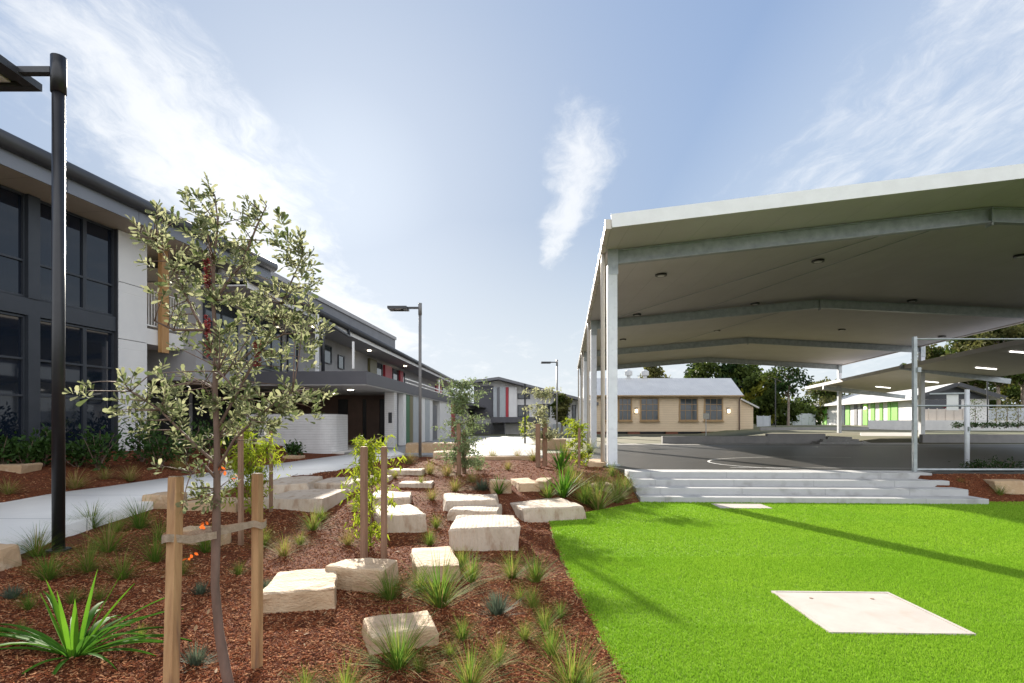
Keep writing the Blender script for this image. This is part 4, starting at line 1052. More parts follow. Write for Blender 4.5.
# the big strap leaved plant at left
g = gpt(74, 656)
sp = thing('strap_leaf_plant', 'big glossy strap leaved plant with bright upright new leaves at bottom left', 'plant', g)
def strap_leaves(specs, mname, part):
    Vs = []; b = 0
    for (az, el, L, W, droop) in specs:
        V, Fc = blades_arrays(np.array([[.03*math.cos(az), .03*math.sin(az), 0]]), np.array([[math.cos(az)*math.cos(el), math.sin(az)*math.cos(el), math.sin(el)]]), np.array([L]), np.array([W]), np.array([droop]), 9)
        V = V.reshape(-1, 2, 3).copy(); k = len(V)
        for j in range(k):   # narrow base, belly in the middle, folded keel
            c = V[j].mean(0); f = .35+.65*math.sin(min(1, (j/(k-1))*1.6+.05)*math.pi*.5)
            tp = max(.02, 1-(j/(k-1))**2.4)
            dirn = V[j,1]-V[j,0]; dirn /= max(1e-6, np.linalg.norm(dirn))
            V[j,0] = c-dirn*W*.5*f*tp; V[j,1] = c+dirn*W*.5*f*tp
        mid = V.mean(1)-np.array([0,0,.18*W])
        V3_ = np.stack([V[:,0], mid, V[:,1]], 1).reshape(-1, 3)
        Fq = []
        for j in range(k-1):
            for c in range(2): Fq.append((3*j+c, 3*j+c+1, 3*j+4+c, 3*j+3+c))
        Vs.append((V3_, np.array(Fq)))
    V, Fc = cat_arrays(Vs)
    return np_mesh(part, V, Fc, [M[mname]], sp, smooth=True)
rr = random.Random(4)
strap_leaves([(rr.uniform(0,6.28), rr.uniform(.25,.9), rr.uniform(.5,.8), rr.uniform(.046,.064), rr.uniform(.12,.26)) for _ in range(26)]+[(3.3,.65,.72,.06,.13),(2.9,.5,.7,.055,.12),(3.6,.75,.66,.06,.16),(-.1,.45,.70,.055,.09),(.2,.8,.74,.06,.10),(-.5,.4,.55,.04,.2),(4.4,.4,.4,.045,.3),(5.0,.3,.38,.04,.3)], 'strap', 'leaf_rosette')
strap_leaves([(1.2,1.40,.60,.06,.03),(3.0,1.30,.58,.056,.045),(4.6,1.40,.52,.054,.02),(.4,1.2,.64,.058,.03),(.0,1.0,.66,.06,.04),(3.4,1.25,.50,.055,.02),(5.4,1.3,.48,.055,.03)], 'strapnew', 'new_leaves')

# ------------------------------------------------------------------ trees
def branch_curve(p0, p1, sag=.06, n=6, seed=0):
    rnd = random.Random(seed); p0, p1 = Vector(p0), Vector(p1); out = []
    o = Vector((rnd.uniform(-1,1), rnd.uniform(-1,1), rnd.uniform(-.2,1)))*(p1-p0).length*sag
    for i in range(n):
        t = i/(n-1); out.append(p0.lerp(p1, t)+o*math.sin(math.pi*t))
    return out

# near banksia sapling between the stakes
YT = 3.85
def tp(px, py, dy=0): 
    p = at(px, py, YT); p.y += dy; return p
base = Vector((-1.90, YT-.02, ground_z(-1.90, YT)))
bk = thing('banksia_sapling', 'young grey green banksia tree tied between two timber stakes in front', 'tree', base)
def loc(p): return Vector(p)-base
trunk = [base+Vector((.02,0,-.12)), tp(226,672), tp(219,632), tp(215,585), tp(216,540), tp(217,490), tp(217,440), tp(215,390), tp(216,340), tp(213,300), tp(214,260), tp(218,225), tp(215,196)]
tr = [.036,.035,.031,.028,.030,.024,.021,.018,.015,.012,.009,.006,.004]
wood = MB(); wood.tube([loc(p) for p in trunk], tr, 10)
limbs = [[(217,430),(238,380,.1),(258,330,.15),(282,285,.12),(300,250,.1)], [(217,470),(240,438,-.1),(272,412,-.15),(305,392,-.2)], [(217,465),(198,440,-.1),(172,410,-.15),(138,385,-.2)],
         [(215,350),(198,315,-.05),(180,275,-.1),(166,245,-.1)], [(216,380),(236,345,.25),(262,325,.35),(300,322,.4)], [(214,300),(238,262,.05),(255,225,.05),(263,205,.05)], [(216,400),(196,385,.2),(175,375,.3)], [(213,280),(200,240,.1),(192,210,.15)],
         [(217,480),(210,462,-.1),(204,470,-.15)], [(217,360),(240,375,-.25),(256,392,-.3)], [(216,330),(196,335,-.25),(184,330,-.3)]]
anchors = [Vector(p) for p in trunk[5:]]
for l in limbs:
    pts = [tp(*q) for q in l]; pts = [pts[0]]+[p+Vector((random.uniform(-.01,.01),random.uniform(-.03,.03),random.uniform(-.01,.01))) for p in pts[1:]]
    fine = []
    for a, b in zip(pts, pts[1:]): fine += [a.lerp(b, t) for t in (0,.33,.66)]
    fine.append(pts[-1])
    wood.tube([loc(p) for p in fine], list(np.linspace(.011, .004, len(fine))), 7); anchors += fine[2:]
CLU = [(215,185),(205,202),(190,202),(230,198),(180,216),(226,216),(243,240),(263,202),(256,212),(268,214),(295,226),(315,236),(285,246),(305,256),(326,266),(310,284),(320,300),(290,275),(270,262),(255,256),
 (155,240),(166,234),(185,246),(175,276),(190,260),(200,240),(172,292),(183,312),(190,330),(240,270),(250,290),(265,300),(280,310),(295,320),(311,330),(322,318),(255,320),(235,310),(240,340),(265,340),(285,345),(300,345),
 (200,360),(230,370),(245,360),(250,385),(226,390),(125,385),(136,368),(120,402),(150,376),(165,368),(180,380),(150,400),(175,405),(190,395),(140,398),(160,420),(185,425),(195,440),(205,455),(198,486),(206,478),(212,498),
 (280,385),(300,384),(315,378),(326,388),(295,400),(275,405),(260,395),(255,410),(312,400),(240,410),(285,415),(265,422),(225,240),(205,270),(196,222),(232,252),(222,288),(206,300),(228,326),(208,336),(222,350),(248,300),(276,292),(262,280),(272,325),(250,350),(296,304),
 (318,252),(300,238),(212,215),(236,228),(186,232),(170,258),(192,280),(130,392),(160,388),(205,395),(212,420),(235,400),(290,392),(305,392)]
P, D, Lf, Wf, who = [], [], [], [], []
rnd = random.Random(12)
for k, (px, py) in enumerate(CLU):
    py += 9; px = 218+(px-218)*.93
    for rep in range(4):
        c = tp(px+rnd.uniform(-6,6)*(rep > 0)*2, py+rnd.uniform(-6,6)*(rep > 0)*2, rnd.gauss(0, .22))
        near = min(anchors, key=lambda a: (a-c).length+ (.25 if a.z > c.z+.05 else 0))
        if rep == 0 or (near-c).length < .35:
            wood.tube([loc(p) for p in branch_curve(near, c, .08, 5, k)], [.0042,.0036,.003,.0024,.0018], 5)
        ax = (c-near).normalized() if (c-near).length > .02 else Vector((0,0,1))
        ax = (ax+Vector((0,0,.5))).normalized()
        e1 = ax.orthogonal().normalized(); e2 = ax.cross(e1)
        nlf = rnd.randint(9, 14)
        for j in range(nlf):
            a = j*2.4+rnd.uniform(-.3,.3); t = j/nlf
            q = c-ax*.09*(1-t)
            d = ax*(.25+.9*t)+(e1*math.cos(a)+e2*math.sin(a))*(1.0-.45*t)
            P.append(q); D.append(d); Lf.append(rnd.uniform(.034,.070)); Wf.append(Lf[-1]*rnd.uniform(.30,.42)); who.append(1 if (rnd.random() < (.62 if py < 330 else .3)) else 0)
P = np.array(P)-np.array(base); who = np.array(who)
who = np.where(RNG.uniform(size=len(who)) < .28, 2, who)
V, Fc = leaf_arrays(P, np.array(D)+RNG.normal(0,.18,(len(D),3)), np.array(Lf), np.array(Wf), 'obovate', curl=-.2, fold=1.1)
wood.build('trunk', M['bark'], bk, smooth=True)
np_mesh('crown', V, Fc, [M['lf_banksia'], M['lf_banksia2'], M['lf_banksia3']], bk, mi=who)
P = []; D = []
for (px, py) in ((224,466),(229,470),(234,478),(238,474),(209,520),(206,524),(196,552),(193,556)):
    for k in range(2): P.append(tp(px, py, -.05+rnd.uniform(-.03,.03))-base); D.append((rnd.uniform(-1,1), rnd.uniform(-1,1), rnd.uniform(-1,.2)))
V, Fc = leaf_arrays(np.array(P), np.array(D, float), np.full(len(P), .036), np.full(len(P), .020), 'oval')
np_mesh('orange_leaves', V, Fc, [M['lf_orange']], bk)

def stake(name, base, top, w, m, label, group, parent=None):
    t = thing(name, label, 'stake', base, 0, group) if parent is None else None
    d = Vector(top)-Vector(base)
    MB().bar(-d.normalized()*.2, d, w, w, up=(.25,1,0)).build('shaft', M[m], t, bevel=.006)
    MB().bar(d+Vector((0,0,.0005)), d+d.normalized()*.006, w*.86, w*.86, up=(.25,1,0)).build('sawn_top', M['timber'] if m != 'timber' else M['hessian'], t)
    return t
gA = 'timber stakes holding the banksia'
b0 = Vector((-2.13, 3.55, ground_z(-2.13,3.55))); t0_ = at(176,477,3.68)
stake('timber_stake', b0, t0_, .068, 'timber', 'thick timber stake left of the banksia trunk', gA)
b1 = gpt(257,668); t1_ = at(257.5,474,b1.y+.02)
stake('timber_stake', b1, t1_, .060, 'timber', 'slimmer timber stake right of the banksia trunk', gA)
# hessian tie in a figure of eight
def spike(p0, p1, n, seed):
    rg = np.random.default_rng(seed); t = rg.uniform(0, 1, n); a = rg.uniform(0, 2*np.pi, n)
    p0, p1 = np.array(p0-base), np.array(p1-base); P = p0+(p1-p0)*t[:,None]
    D = np.stack([np.cos(a), np.sin(a), rg.normal(.25,.3,n)], 1)
    V, Fc = leaf_arrays(P, D, rg.uniform(.018,.034,n), rg.uniform(.008,.014,n), 'oval')
    return np_mesh('flower_spike', V, Fc, [M['flower']], bk)
M['flower'] = mat('red_flower', (.27,.055,.055), (.18,.03,.035), scale=30, rough=.7, trans=.25)
for (xa, ya, xb, yb, n) in ((212,263,214,291,150),(213,318,214,358,210),(262,342,262,368,150)): spike(tp(xa, ya, -.07), tp(xb, yb, -.07), n, ya)
tie = MB(); zc = t1_.z-.36
def band(pts, h):
    vv = []
    for i, p in enumerate(pts):
        vv += [(p[0], p[1], p[2]-h/2), (p[0], p[1], p[2]+h/2)]
    tie.add(vv, [(2*i, 2*i+1, 2*i+3, 2*i+2) for i in range(len(pts)-1)])
A_ = b0.lerp(t0_, (zc-b0.z)/(t0_.z-b0.z)); B_ = b1.lerp(t1_, (zc-b1.z)/(t1_.z-b1.z)); T_ = tp(216,525)
def ring(c, r, sgn=1): return [(c.x+r*math.cos(a)*sgn, c.y+r*math.sin(a), zc+.01*math.sin(3*a)) for a in np.linspace(-math.pi/2, math.pi/2, 9)]
lft = [(c[0]-0, c[1], c[2]) for c in ring(A_, .072, -1)]
band([(T_.x+.02, T_.y-.03, zc-.02)]+[((T_.x+A_.x)/2, (T_.y+A_.y)/2-.05, zc-.025)]+lft+[((T_.x+A_.x)/2, (T_.y+A_.y)/2+.04, zc)]+[(T_.x+.02, T_.y+.03, zc+.01)], .05)
band([(T_.x-.02, T_.y-.032, zc-.012)]+[((T_.x+B_.x)/2, (T_.y+B_.y)/2-.05, zc-.0)]+ring(B_, .062)+[((T_.x+B_.x)/2, (T_.y+B_.y)/2+.045, zc)]+[(T_.x-.02, T_.y+.032, zc)], .048)
tag(tie.build('hessian_tie', M['hessian']), 'woven hessian tie looped round both timber stakes and the banksia trunk', 'tree tie')

# leafy saplings with hanging willow leaves
def willow(label, px, py, hpx, wpx, seed, n, stakes, mname='lf_willow', leaf=(.07,.14,.20), droop=.8, lowfrac=.12, spray=44):
    g = gpt(px, py); k = g.y/F; h = hpx*k; w = wpx*k; rnd = random.Random(seed)
    t = thing('staked_sapling', label, 'sapling', g)
    wd = MB(); tp_ = Vector((rnd.uniform(-.1,.1)*w, 0, h*.95))
    tk = branch_curve((0,0,-.05), tp_, .03, 8, seed); wd.tube(tk, list(np.linspace(.016,.004,8)), 7)
    P, D, Lx, Wx = [], [], [], []
    for b in range(spray):
        a = tk[rnd.randint(1 if lowfrac < .3 else 3, 7)]; ang = rnd.uniform(0, 6.28); r = w*.5*rnd.uniform(.3, 1.0)*(1.15-.5*abs(a.z/h-.5))
        e = a+Vector((math.cos(ang)*r, math.sin(ang)*r, h*rnd.uniform(-.06,.14))); e.z = min(e.z, h)
        e.z = max(h*lowfrac, e.z)
        c = branch_curve(a, e, .15, 5, seed*50+b); wd.tube(c, [.005,.004,.003,.0025,.0015], 5)
        for j in range(n//spray):
            t_ = rnd.uniform(.2, 1)*3.999; q = c[int(t_)].lerp(c[int(t_)+1], t_ % 1)+Vector((rnd.gauss(0,.05), rnd.gauss(0,.05), rnd.gauss(0,.04)))*(w*.8)
            d = Vector((rnd.gauss(0,.7), rnd.gauss(0,.7), rnd.gauss(.15,.5)-droop)); q.z -= abs(rnd.gauss(0,.12))*droop*min(1, h)
            P.append(q); D.append(d); Lx.append(rnd.uniform(leaf[0], leaf[1])); Wx.append(Lx[-1]*leaf[2])
    V, Fc = leaf_arrays(np.array(P), np.array(D), np.array(Lx), np.array(Wx), 'lance', curl=.1)
    wd.build('trunk', M['bark'], t, smooth=True)
    np_mesh('crown', V, Fc, [M[mname]], t)
    for (sx, sy0, sy1, wd_, lb) in stakes:
        b = gpt(sx, sy0); tt = at(sx+rnd.uniform(-.5,.5), sy1, b.y)
        stake('dark_stake', b, tt, wd_, 'timberdark', lb, 'thin dark stakes beside the saplings')
    return t
willow('yellow green willow leaved sapling behind the banksia trunk', 254, 520, 98, 66, 3, 1700, [(241,545,428,.055,'thin dark stake left of the sapling behind the banksia'),(271,512,430,.05,'thin dark stake right of the sapling behind the banksia')])
willow('bright willow leaved sapling between the two thin stakes in mid bed', 370, 545, 108, 66, 5, 1500, [(364,560,447,.075,'left thin dark stake in front of the squared white block'),(384,560,447,.065,'right thin dark stake in front of the squared white block')])
willow('staked feathery grey green tree in front of the low stone wall', 466, 474, 94, 62, 8, 4600, [(459,475,424,.09,'reddish stake left of the feathery grey tree'),(464,473,430,.08,'reddish stake right of the feathery grey tree')], 'lf_grey', (.055,.11,.36), .4, .10, 80)
willow('small pale leaved tree tied to double stakes beside the plaza', 543, 466, 76, 44, 9, 1700, [(538,467,424,.12,'left of the double stakes by the plaza'),(545,466,424,.11,'right of the double stakes by the plaza')], 'lf_banksia2', (.07,.12,.42), .3, .36, 40)
willow('yellow leaved shrub beside the white shelter posts', 580, 466, 46, 30, 13, 800, [(579,468,428,.07,'thin stake in the yellow shrub by the shelter posts')], 'lf_willow', (.10,.2,.22), .5, .1, 24)
willow('little yellow sapling at the far side of the plaza', 524, 445, 28, 18, 15, 160, [], 'lf_willow', (.16,.3,.3), .3, .3, 14)
willow('small golden shrub at the right end of the stone seat wall', 569, 452, 34, 18, 17, 240, [], 'lf_willow', (.10,.2,.22), .4, .1, 18)
for k, (px, hpx) in enumerate(((975,28),(996,22),(1007,30),(1018,24))):
    gp = (at(px,0,54).x, 54, 1.3)
    t = thing('bank_sapling', ['dark sapling nearest the white gable on the planted bank','short thin sapling second along the planted bank','tall thin sapling third along the planted bank','thin sapling at the far right end of the planted bank'][k], 'sapling', gp, 0, 'saplings on the planted bank')
    h = hpx*54/F; MB().tube([(0,0,0),(.03,0,h*.5),(0,0,h*.95)], [.04,.03,.015], 6).build('trunk', M['bark'], t)
    n = 170; P = np.stack([RNG.normal(0,.32,n), RNG.normal(0,.32,n), RNG.uniform(.25,1.0,n)*h], 1)
    V, Fc = leaf_arrays(P, RNG.normal(size=(n,3)), RNG.uniform(.12,.25,n), RNG.uniform(.05,.09,n), 'oval'); np_mesh('crown', V, Fc, [M['lf_olive' if k else 'lf_mid']], t)

# ------------------------------------------------------------------ shrubs
def shrub(label, p, w, h, seed, n, mname='lf_shrub', leaf=.09, group='shrubs along the glass building', name='shrub'):
    rg = np.random.default_rng(seed); rnd = random.Random(seed)
    t = thing(name, label, 'shrub', p, 0, group)
    wd = MB(); tips = []
    for k in range(9):
        a = rnd.uniform(0,6.28); r = w*.42*rnd.uniform(.2,1); e = Vector((math.cos(a)*r, math.sin(a)*r, h*rnd.uniform(.5,.95)))
        wd.tube(branch_curve((0,0,-.05), e, .1, 4, seed*9+k), [.014,.01,.007,.004], 5); tips.append(e)
    P = []
    for k in range(n):
        e = tips[k % 9]; q = e*(rnd.uniform(.35,1.0))+Vector((rnd.gauss(0,.13*w), rnd.gauss(0,.13*w), rnd.gauss(0,.11*h))); q.z = max(.03, q.z); P.append(q)
    P = np.array(P); D = nrm(P*np.array([1,1,.4])+rg.normal(0,.3,size=P.shape)); D[:,2] += .2
    L = rg.uniform(.6,1.3,n)*leaf; V, Fc = leaf_arrays(P, D, L, L*.42, 'oval', curl=.25)
    wd.build('stems', M['bark'], t); np_mesh('foliage', V, Fc, [M[mname]], t)
SH = [(4,466,36,34,'dark green shrub at the left picture edge under the glass wall'),(26,467,40,28,'low dark shrub left of the lamp pole under the glass wall'),(43,466,30,38,'taller dark shrub close to the lamp pole'),(78,467,40,26,'low spreading shrub right of the lamp pole'),(98,470,46,42,'broad bright shrub in front of the last glass panes'),(142,462,36,56,'tall shrub against the white cladding'),(160,468,44,36,'shrub between the white cladding and the dark undercroft'),(186,462,44,40,'shrub before the dark undercroft, behind the banksia'),
      (212,458,36,38,'shrub in deep shade right of the dark undercroft'),(295,456,22,14,'small round shrub in front of the curved white wall'),(250,455,30,52,'shrub at the left end of the curved white wall'),(228,456,30,46,'shrub beside the banksia crown in front of the verandah wing')]
for k, (px, py, wpx, hpx, lab) in enumerate(SH):
    g = gpt(px, py); s = g.y/F; shrub(lab, g, wpx*s, hpx*s, 60+k, 420, leaf=.13)
for k, (px, py, wpx, hpx, lab) in enumerate(((977,472,26,12,'low dark shrub left of two behind the tan rock'),(1006,472,40,13,'wide low dark shrub right of two behind the tan rock'))):
    g = gpt(px, py); s = g.y/F; shrub(lab, g, wpx*s, hpx*s, 90+k, 380, 'lf_dark', .07, 'dark shrubs right of the steps')
for k in range(7):
    px = 958+k*12; p = (at(px,0,53.3).x, 53.3, 1.25)
    shrub('low dark hedge plant along the top of the far right retaining wall', p, 1.5, .55, 120+k, 160, 'lf_dark', .2, 'hedge plants on the far right retaining wall', 'hedge_plant')
for k, px in enumerate((688,700,715)):
    pass

# ------------------------------------------------------------------ background trees
def tree(label, px, Y, topy, wpx, z0, seed, mname, n, trunk_frac=.35, leaf=.5, clumps=16, m2=None, squash=.62, trunk_m='barkgum', name='tree'):
    k = Y/F; h = EYE-(topy-HY)*k-z0; w = wpx*k; rnd = random.Random(seed); rg = np.random.default_rng(seed)
    t = thing(name, label, 'tree', ((px-CX)*k, Y, z0), 0, 'trees behind the school')
    wd = MB(); th = h*trunk_frac; r0 = .018*h+.05
    tk = branch_curve((0,0,-.2), (rnd.uniform(-.3,.3), rnd.uniform(-.3,.3), h*.86), .03, 8, seed); wd.tube(tk, list(np.linspace(r0, r0*.2, 8)), 8)
    C = []
    for b in range(clumps):
        zz = th+(h-th)*((b+.5)/clumps)*.95; f = math.sin(math.pi*min(1, max(.12, ((zz-th)/(h-th))*.85+.12)))
        a = b*2.4+rnd.uniform(-.5,.5); r = w*.5*f*rnd.uniform(.25, .95)
        e = Vector((math.cos(a)*r, math.sin(a)*r, zz+rnd.uniform(-.03,.05)*h)); s = min(tk, key=lambda q: abs(q.z-max(th*.8, e.z-.16*h)))
        wd.tube(branch_curve(s, e, .1, 4, seed*31+b), [r0*.35, r0*.25, r0*.15, r0*.06], 5); C.append((e, w*rnd.uniform(.16,.27)))
    P = []
    for j in range(n):
        e, rr_ = C[j % len(C)]
        v = rg.normal(size=3); v /= np.linalg.norm(v); v *= rr_*(rg.uniform()**.45)
        P.append((e.x+v[0], e.y+v[1], e.z+v[2]*squash))
    P = np.array(P); L = rg.uniform(.6,1.4,n)*leaf
    V, Fc = leaf_arrays(P, rg.normal(size=(n,3)), L, L*.55, 'oval', curl=.2)
    mi = (np.arange(n) % len(C) % 3 == 0).astype(int) if m2 else None
    wd.build('trunk', M[trunk_m], t, smooth=True)
    np_mesh('crown', V, Fc, [M[mname]]+([M[m2]] if m2 else []), t, mi=mi)
TR = [ # label, px, Y, top y, width px, ground, leaf mat, n, trunk fraction, second mat
 ('pale olive tree top showing over the cream classroom roof', 656, 84, 366, 34, .5, 'lf_olive', 1500, .3, None),
 ('broad dark tree behind the right end of the cream classroom roof', 706, 82, 360, 60, .5, 'lf_dark', 3200, .25, 'lf_mid'),
 ('dense dark tree just right of the cream classroom roof', 738, 80, 362, 52, .5, 'lf_dark', 3200, .2, 'lf_mid'),
 ('yellow green leafy tree right of the cream classroom', 764, 74, 374, 40, .5, 'lf_mid', 2600, .2, 'lf_yellow'),
 ('open crowned gum tree with a thin dark trunk and sky gaps', 788, 68, 362, 44, .5, 'lf_dark', 900, .55, 'lf_mid'),
 ('low green bushy tree below the open gum tree', 776, 78, 398, 48, .5, 'lf_mid', 1800, .1, 'lf_yellow'),
 ('olive coloured tree behind the left tip of the walkway roof', 826, 92, 384, 56, .5, 'lf_olive', 2200, .2, 'lf_mid'),
 ('round green bush beside the slanting fence', 800, 84, 404, 38, .5, 'lf_mid', 1300, .1, None),
 ('tall gum tree above the middle of the walkway roof', 938, 86, 346, 56, 1.3, 'lf_olive', 2400, .35, 'lf_mid'),
 ('tall gum tree with a dark trunk right of the dark gable', 972, 80, 330, 60, 1.3, 'lf_mid', 2600, .4, 'lf_olive'),
 ('thick trunked gum tree near the right picture edge', 1000, 76, 324, 58, 1.3, 'lf_mid', 2600, .45, 'lf_olive'),
 ('gum tree at the very right picture edge', 1024, 78, 320, 60, 1.3, 'lf_mid', 2600, .4, 'lf_dark'),
 ('dark gum tree far behind the pale blue grey fence', 990, 100, 350, 60, 1.3, 'lf_dark', 2200, .15, 'lf_mid'),
 ('bushy olive tree behind the dark gable roof', 952, 98, 366, 60, 1.3, 'lf_olive', 1900, .1, 'lf_mid'),
 ('yellow green bush behind the end of the pale blue grey fence', 1016, 88, 384, 44, 1.3, 'lf_yellow', 1300, .08, 'lf_mid'),
 ('small tree in the corner left of the green striped classroom', 812, 100, 408, 30, .5, 'lf_dark', 800, .1, None),
 ('dull green tree beyond the plaza, beside the far lamp', 561, 59, 394, 20, .6, 'lf_olive', 500, .3, 'lf_mid'),
]
for k, (lab, px, Y, ty, wpx, z0, mn, n, tf, m2) in enumerate(TR):
    tree(lab, px, Y, ty, wpx, z0, 200+k, mn, int(n*1.7), tf, .55 if Y > 70 else .38, 18, m2)

# fallen leaves on the mulch
def litter():
    P = []
    while len(P) < 900:
        x, y = random.uniform(-6, 1.5), random.uniform(3.4, 14)
        if abs(x) > y*.93 or x > edge_x(y)-.05 or path_dist(x, y) < .05: continue
        P.append((x, y, ground_z(x, y)+.012))
    n = len(P); a = RNG.uniform(0, 6.28, n); D = np.stack([np.cos(a), np.sin(a), RNG.normal(.1,.25,n)], 1)
    up = nrm(np.array([0,0,1.0])+.35*RNG.normal(size=(n,3)))
    L = RNG.uniform(.03,.075,n); V, Fc = leaf_arrays(np.array(P), D, L, L*RNG.uniform(.2,.45,n), 'oval', up=up, curl=-.3)
    o = np_mesh('leaf_litter', V, Fc, [M['dryleaf'], M['chip_light']], mi=RNG.choice([0,1], n))
    tag(o, 'dry fallen leaves scattered over the mulch', 'leaf litter', kind='stuff')
M['dryleaf'] = mat('dry_leaf', (.42,.27,.13), (.30,.19,.10), scale=9, rough=.8, trans=.15)
litter()
SUN_ELEV, SUN_POWER, SKY_STRENGTH, EXPOSURE = 20.5, 5.0, 0.10, 1.43
SHOULDER = 1.9
SKY_TINT = (1.04,1.19,1.38,1)
NEAR_SUN = (1.75,2.15,2.85,1)
VEIL = (3.25,3.5,3.75,1)
CLOUD = (3.95,4.0,4.05,1)
BACK_FILL = (7.4,7.5,7.8,1)  # extra bright cloud added in the unseen sky behind the camera, as fill light
# ------------------------------------------------------------------ light, sky, camera
SUN_AZ, SUN_EL = math.atan2(-.31, 1.0), R(SUN_ELEV)
sdir = Vector((math.sin(SUN_AZ)*math.cos(SUN_EL), math.cos(SUN_AZ)*math.cos(SUN_EL), math.sin(SUN_EL)))
ld = bpy.data.lights.new('sun', 'SUN'); ld.energy = SUN_POWER; ld.angle = R(.6); ld.color = (1.0,.92,.80)
lo = bpy.data.objects.new('sun', ld); COL.objects.link(lo); lo.rotation_euler = sdir.to_track_quat('Z','Y').to_euler(); lo.location = (-10,30,20)
W = bpy.data.worlds.new('World'); SC.world = W; W.use_nodes = True
nt = W.node_tree; N = nt.nodes; Lk = nt.links
bg = N['Background']; bg.inputs['Strength'].default_value = SKY_STRENGTH
sky = N.new('ShaderNodeTexSky'); sky.sky_type = 'NISHITA'; sky.sun_disc = False
sky.sun_elevation = SUN_EL; sky.sun_rotation = SUN_AZ; sky.air_density = 1.0; sky.dust_density = .5; sky.ozone_density = 1.0
tc = N.new('ShaderNodeTexCoord')
def inp(n, i, v):
    if isinstance(v, (int, float)): n.inputs[i].default_value = v
    else: Lk.new(v, n.inputs[i])
def MT(op, a, b=None, c=None, clamp=False):
    n = N.new('ShaderNodeMath'); n.operation = op; n.use_clamp = clamp
    inp(n, 0, a)
    if b is not None: inp(n, 1, b)
    if c is not None: inp(n, 2, c)
    return n.outputs[0]
def SM(v, a, b, lo=0.0, hi=1.0):
    n = N.new('ShaderNodeMapRange'); n.interpolation_type = 'SMOOTHSTEP'; inp(n, 0, v)
    for i, x in ((1,a),(2,b),(3,lo),(4,hi)): n.inputs[i].default_value = x
    return n.outputs[0]
def CV(x, y, z):
    n = N.new('ShaderNodeCombineXYZ'); inp(n,0,x); inp(n,1,y); inp(n,2,z); return n.outputs[0]
def NZ(vec, scale, detail=8, rough=.6, dist=0.0):
    n = N.new('ShaderNodeTexNoise'); Lk.new(vec, n.inputs['Vector']); n.inputs['Scale'].default_value = scale
    n.inputs['Detail'].default_value = detail; n.inputs['Roughness'].default_value = rough; n.inputs['Distortion'].default_value = dist
    return n.outputs['Fac']
sx = N.new('ShaderNodeSeparateXYZ'); Lk.new(tc.outputs['Generated'], sx.inputs[0])
dx, dy, dz = sx.outputs
zz = MT('MAXIMUM', dz, .02); 
u = MT('DIVIDE', dx, MT('ADD', zz, .10)); v = MT('DIVIDE', dy, MT('ADD', zz, .10))
warp = NZ(CV(u, v, 0), 1.1, 4); warp2 = NZ(CV(u, v, 7.3), 1.1, 4)
uw = MT('ADD', u, MT('MULTIPLY', MT('SUBTRACT', warp, .5), .42)); vw = MT('ADD', v, MT('MULTIPLY', MT('SUBTRACT', warp2, .5), .6))
streak = NZ(CV(MT('MULTIPLY', uw, 1.0), MT('MULTIPLY', vw, .36), 1.7), 2.1, 10, .68, .0)
fine = NZ(CV(MT('MULTIPLY', uw, 2.2), MT('MULTIPLY', vw, 1.0), 4.1), 3.4, 10, .7, .0)
tex = MT('ADD', MT('MULTIPLY', streak, .6), MT('MULTIPLY', fine, .4))
def gauss(x, c, w):
    d = MT('DIVIDE', MT('SUBTRACT', x, c), w); return MT('EXPONENT', MT('MULTIPLY', MT('MULTIPLY', d, d), -1.0))
front = SM(dy, -.1, .3)
# slope coordinates: where a direction meets a sky sheet
m_left = MT('MULTIPLY', gauss(uw, -.95, .36), SM(v, .5, 1.3))
m_plume = MT('MULTIPLY', gauss(MT('ADD', uw, 0), .20, .11), MT('MULTIPLY', SM(v, 1.15, 1.7), SM(v, 3.1, 2.3)))
m_right = MT('MULTIPLY', SM(u, .25, .95), .62)
m_low = MT('MULTIPLY', SM(v, 2.4, 4.5), .5)
m_back_fill = MT('MULTIPLY', SM(dy, .1, -.3), 1.3)  # thickens the added fill cloud behind the camera
mask = MT('MAXIMUM', MT('MAXIMUM', m_left, m_plume), MT('MAXIMUM', MT('MAXIMUM', m_right, m_low), m_back_fill))
thr = MT('SUBTRACT', .70, MT('MULTIPLY', mask, .34))
cov = MT('MULTIPLY', SM(MT('SUBTRACT', tex, thr), -.05, .20), SM(dz, -.02, .04))
cov = MT('MULTIPLY', cov, .74)
veil = MT('MAXIMUM', MT('MULTIPLY', SM(dz, .45, .0), .85), .14)           # milky air low down
veil = MT('MAXIMUM', veil, MT('MULTIPLY', m_right, .7))
sund = N.new('ShaderNodeVectorMath'); sund.operation = 'DOT_PRODUCT'; Lk.new(tc.outputs['Generated'], sund.inputs[0]); sund.inputs[1].default_value = sdir
glow = MT('POWER', MT('MAXIMUM', sund.outputs['Value'], 0.0), 30.0)
veil = MT('MAXIMUM', veil, MT('MULTIPLY', MT('POWER', MT('MAXIMUM', sund.outputs['Value'], 0.0), 60.0), .35))
cl = N.new('ShaderNodeMix'); cl.data_type = 'RGBA'
base = N.new('ShaderNodeMix'); base.data_type = 'RGBA'
tint = N.new('ShaderNodeMix'); tint.data_type = 'RGBA'; tint.blend_type = 'MULTIPLY'; tint.inputs[0].default_value = 1.0
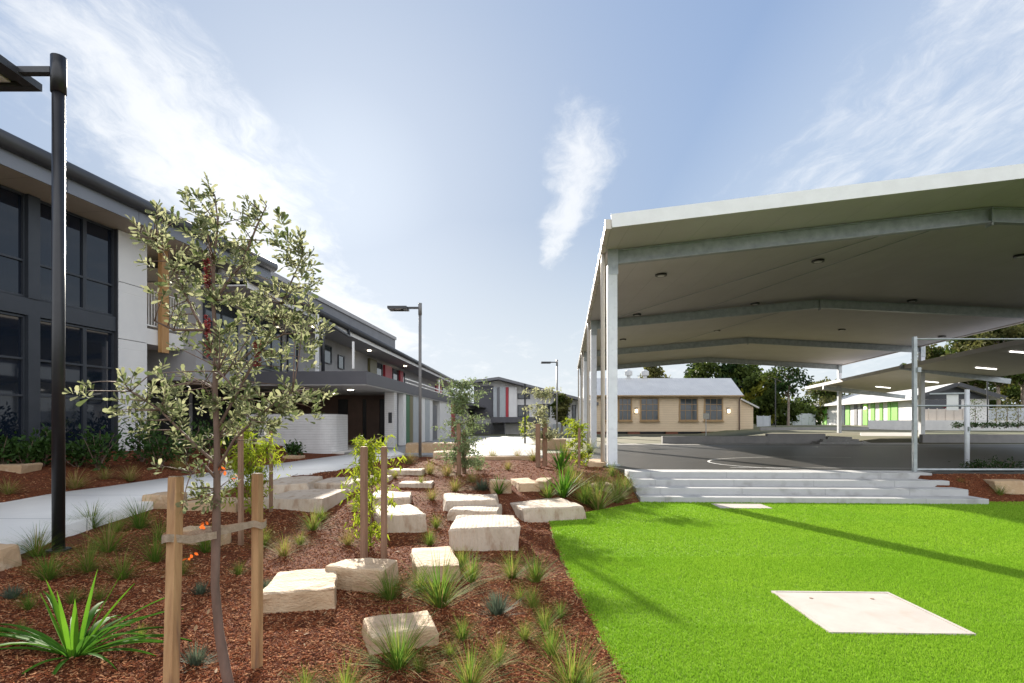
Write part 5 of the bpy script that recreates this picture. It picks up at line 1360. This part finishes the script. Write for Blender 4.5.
# soft shoulder so the sky round the sun keeps its colour
def VM(op, a, b):
    n = N.new('ShaderNodeVectorMath'); n.operation = op; Lk.new(a, n.inputs[0])
    if isinstance(b, (tuple, list)): n.inputs[1].default_value = b
    else: Lk.new(b, n.inputs[1])
    return n.outputs[0]
lum = N.new('ShaderNodeRGBToBW'); Lk.new(sky.outputs[0], lum.inputs[0])
gain = MT('DIVIDE', 1.0, MT('ADD', MT('DIVIDE', lum.outputs[0], SHOULDER), 1.0))
soft = VM('SCALE', sky.outputs[0], (0,0,0)); Lk.new(gain, soft.node.inputs['Scale'])
Lk.new(soft, tint.inputs[6]); tint.inputs[7].default_value = SKY_TINT
near = N.new('ShaderNodeMix'); near.data_type = 'RGBA'; Lk.new(MT('MULTIPLY', MT('POWER', MT('MAXIMUM', sund.outputs['Value'], 0.0), 9.0), .8), near.inputs[0])
Lk.new(tint.outputs[2], near.inputs[6]); near.inputs[7].default_value = NEAR_SUN
Lk.new(veil, base.inputs[0]); Lk.new(near.outputs[2], base.inputs[6]); base.inputs[7].default_value = VEIL
Lk.new(cov, cl.inputs[0]); Lk.new(base.outputs[2], cl.inputs[6]); 
cc = N.new('ShaderNodeMix'); cc.data_type = 'RGBA'; Lk.new(SM(dy, .1, -.4), cc.inputs[0]); cc.inputs[6].default_value = CLOUD; cc.inputs[7].default_value = BACK_FILL
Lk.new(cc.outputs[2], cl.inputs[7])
gl = N.new('ShaderNodeMix'); gl.data_type = 'RGBA'; gl.blend_type = 'ADD'; Lk.new(MT('MULTIPLY', glow, .16), gl.inputs[0])
Lk.new(cl.outputs[2], gl.inputs[6]); gl.inputs[7].default_value = CLOUD
Lk.new(gl.outputs[2], bg.inputs['Color'])

cd = bpy.data.cameras.new('camera'); co = bpy.data.objects.new('camera', cd); COL.objects.link(co)
co.location = (0,0,EYE); co.rotation_euler = (math.pi/2,0,0); cd.sensor_width = 36; cd.lens = F/1024*36
cd.shift_y = (HY-341.5)/1024; cd.clip_end = 5000; cd.clip_start = .05
SC.camera = co
SC.render.resolution_x, SC.render.resolution_y = 1024, 683
vs_ = SC.view_settings; vs_.view_transform = 'Standard'; vs_.look = 'None'; vs_.exposure = EXPOSURE; vs_.gamma = 1.0; vs_.use_curve_mapping = False
SC.render.engine = 'CYCLES'; SC.cycles.use_denoising = True
try: SC.cycles.denoiser = 'OPENIMAGEDENOISE'; SC.cycles.denoising_input_passes = 'RGB_ALBEDO_NORMAL'
except Exception: pass
SC.cycles.max_bounces = 6; SC.cycles.diffuse_bounces = 3; SC.cycles.glossy_bounces = 3; SC.cycles.transmission_bounces = 3
SC.cycles.sample_clamp_indirect = 6; SC.cycles.caustics_reflective = False; SC.cycles.caustics_refractive = False
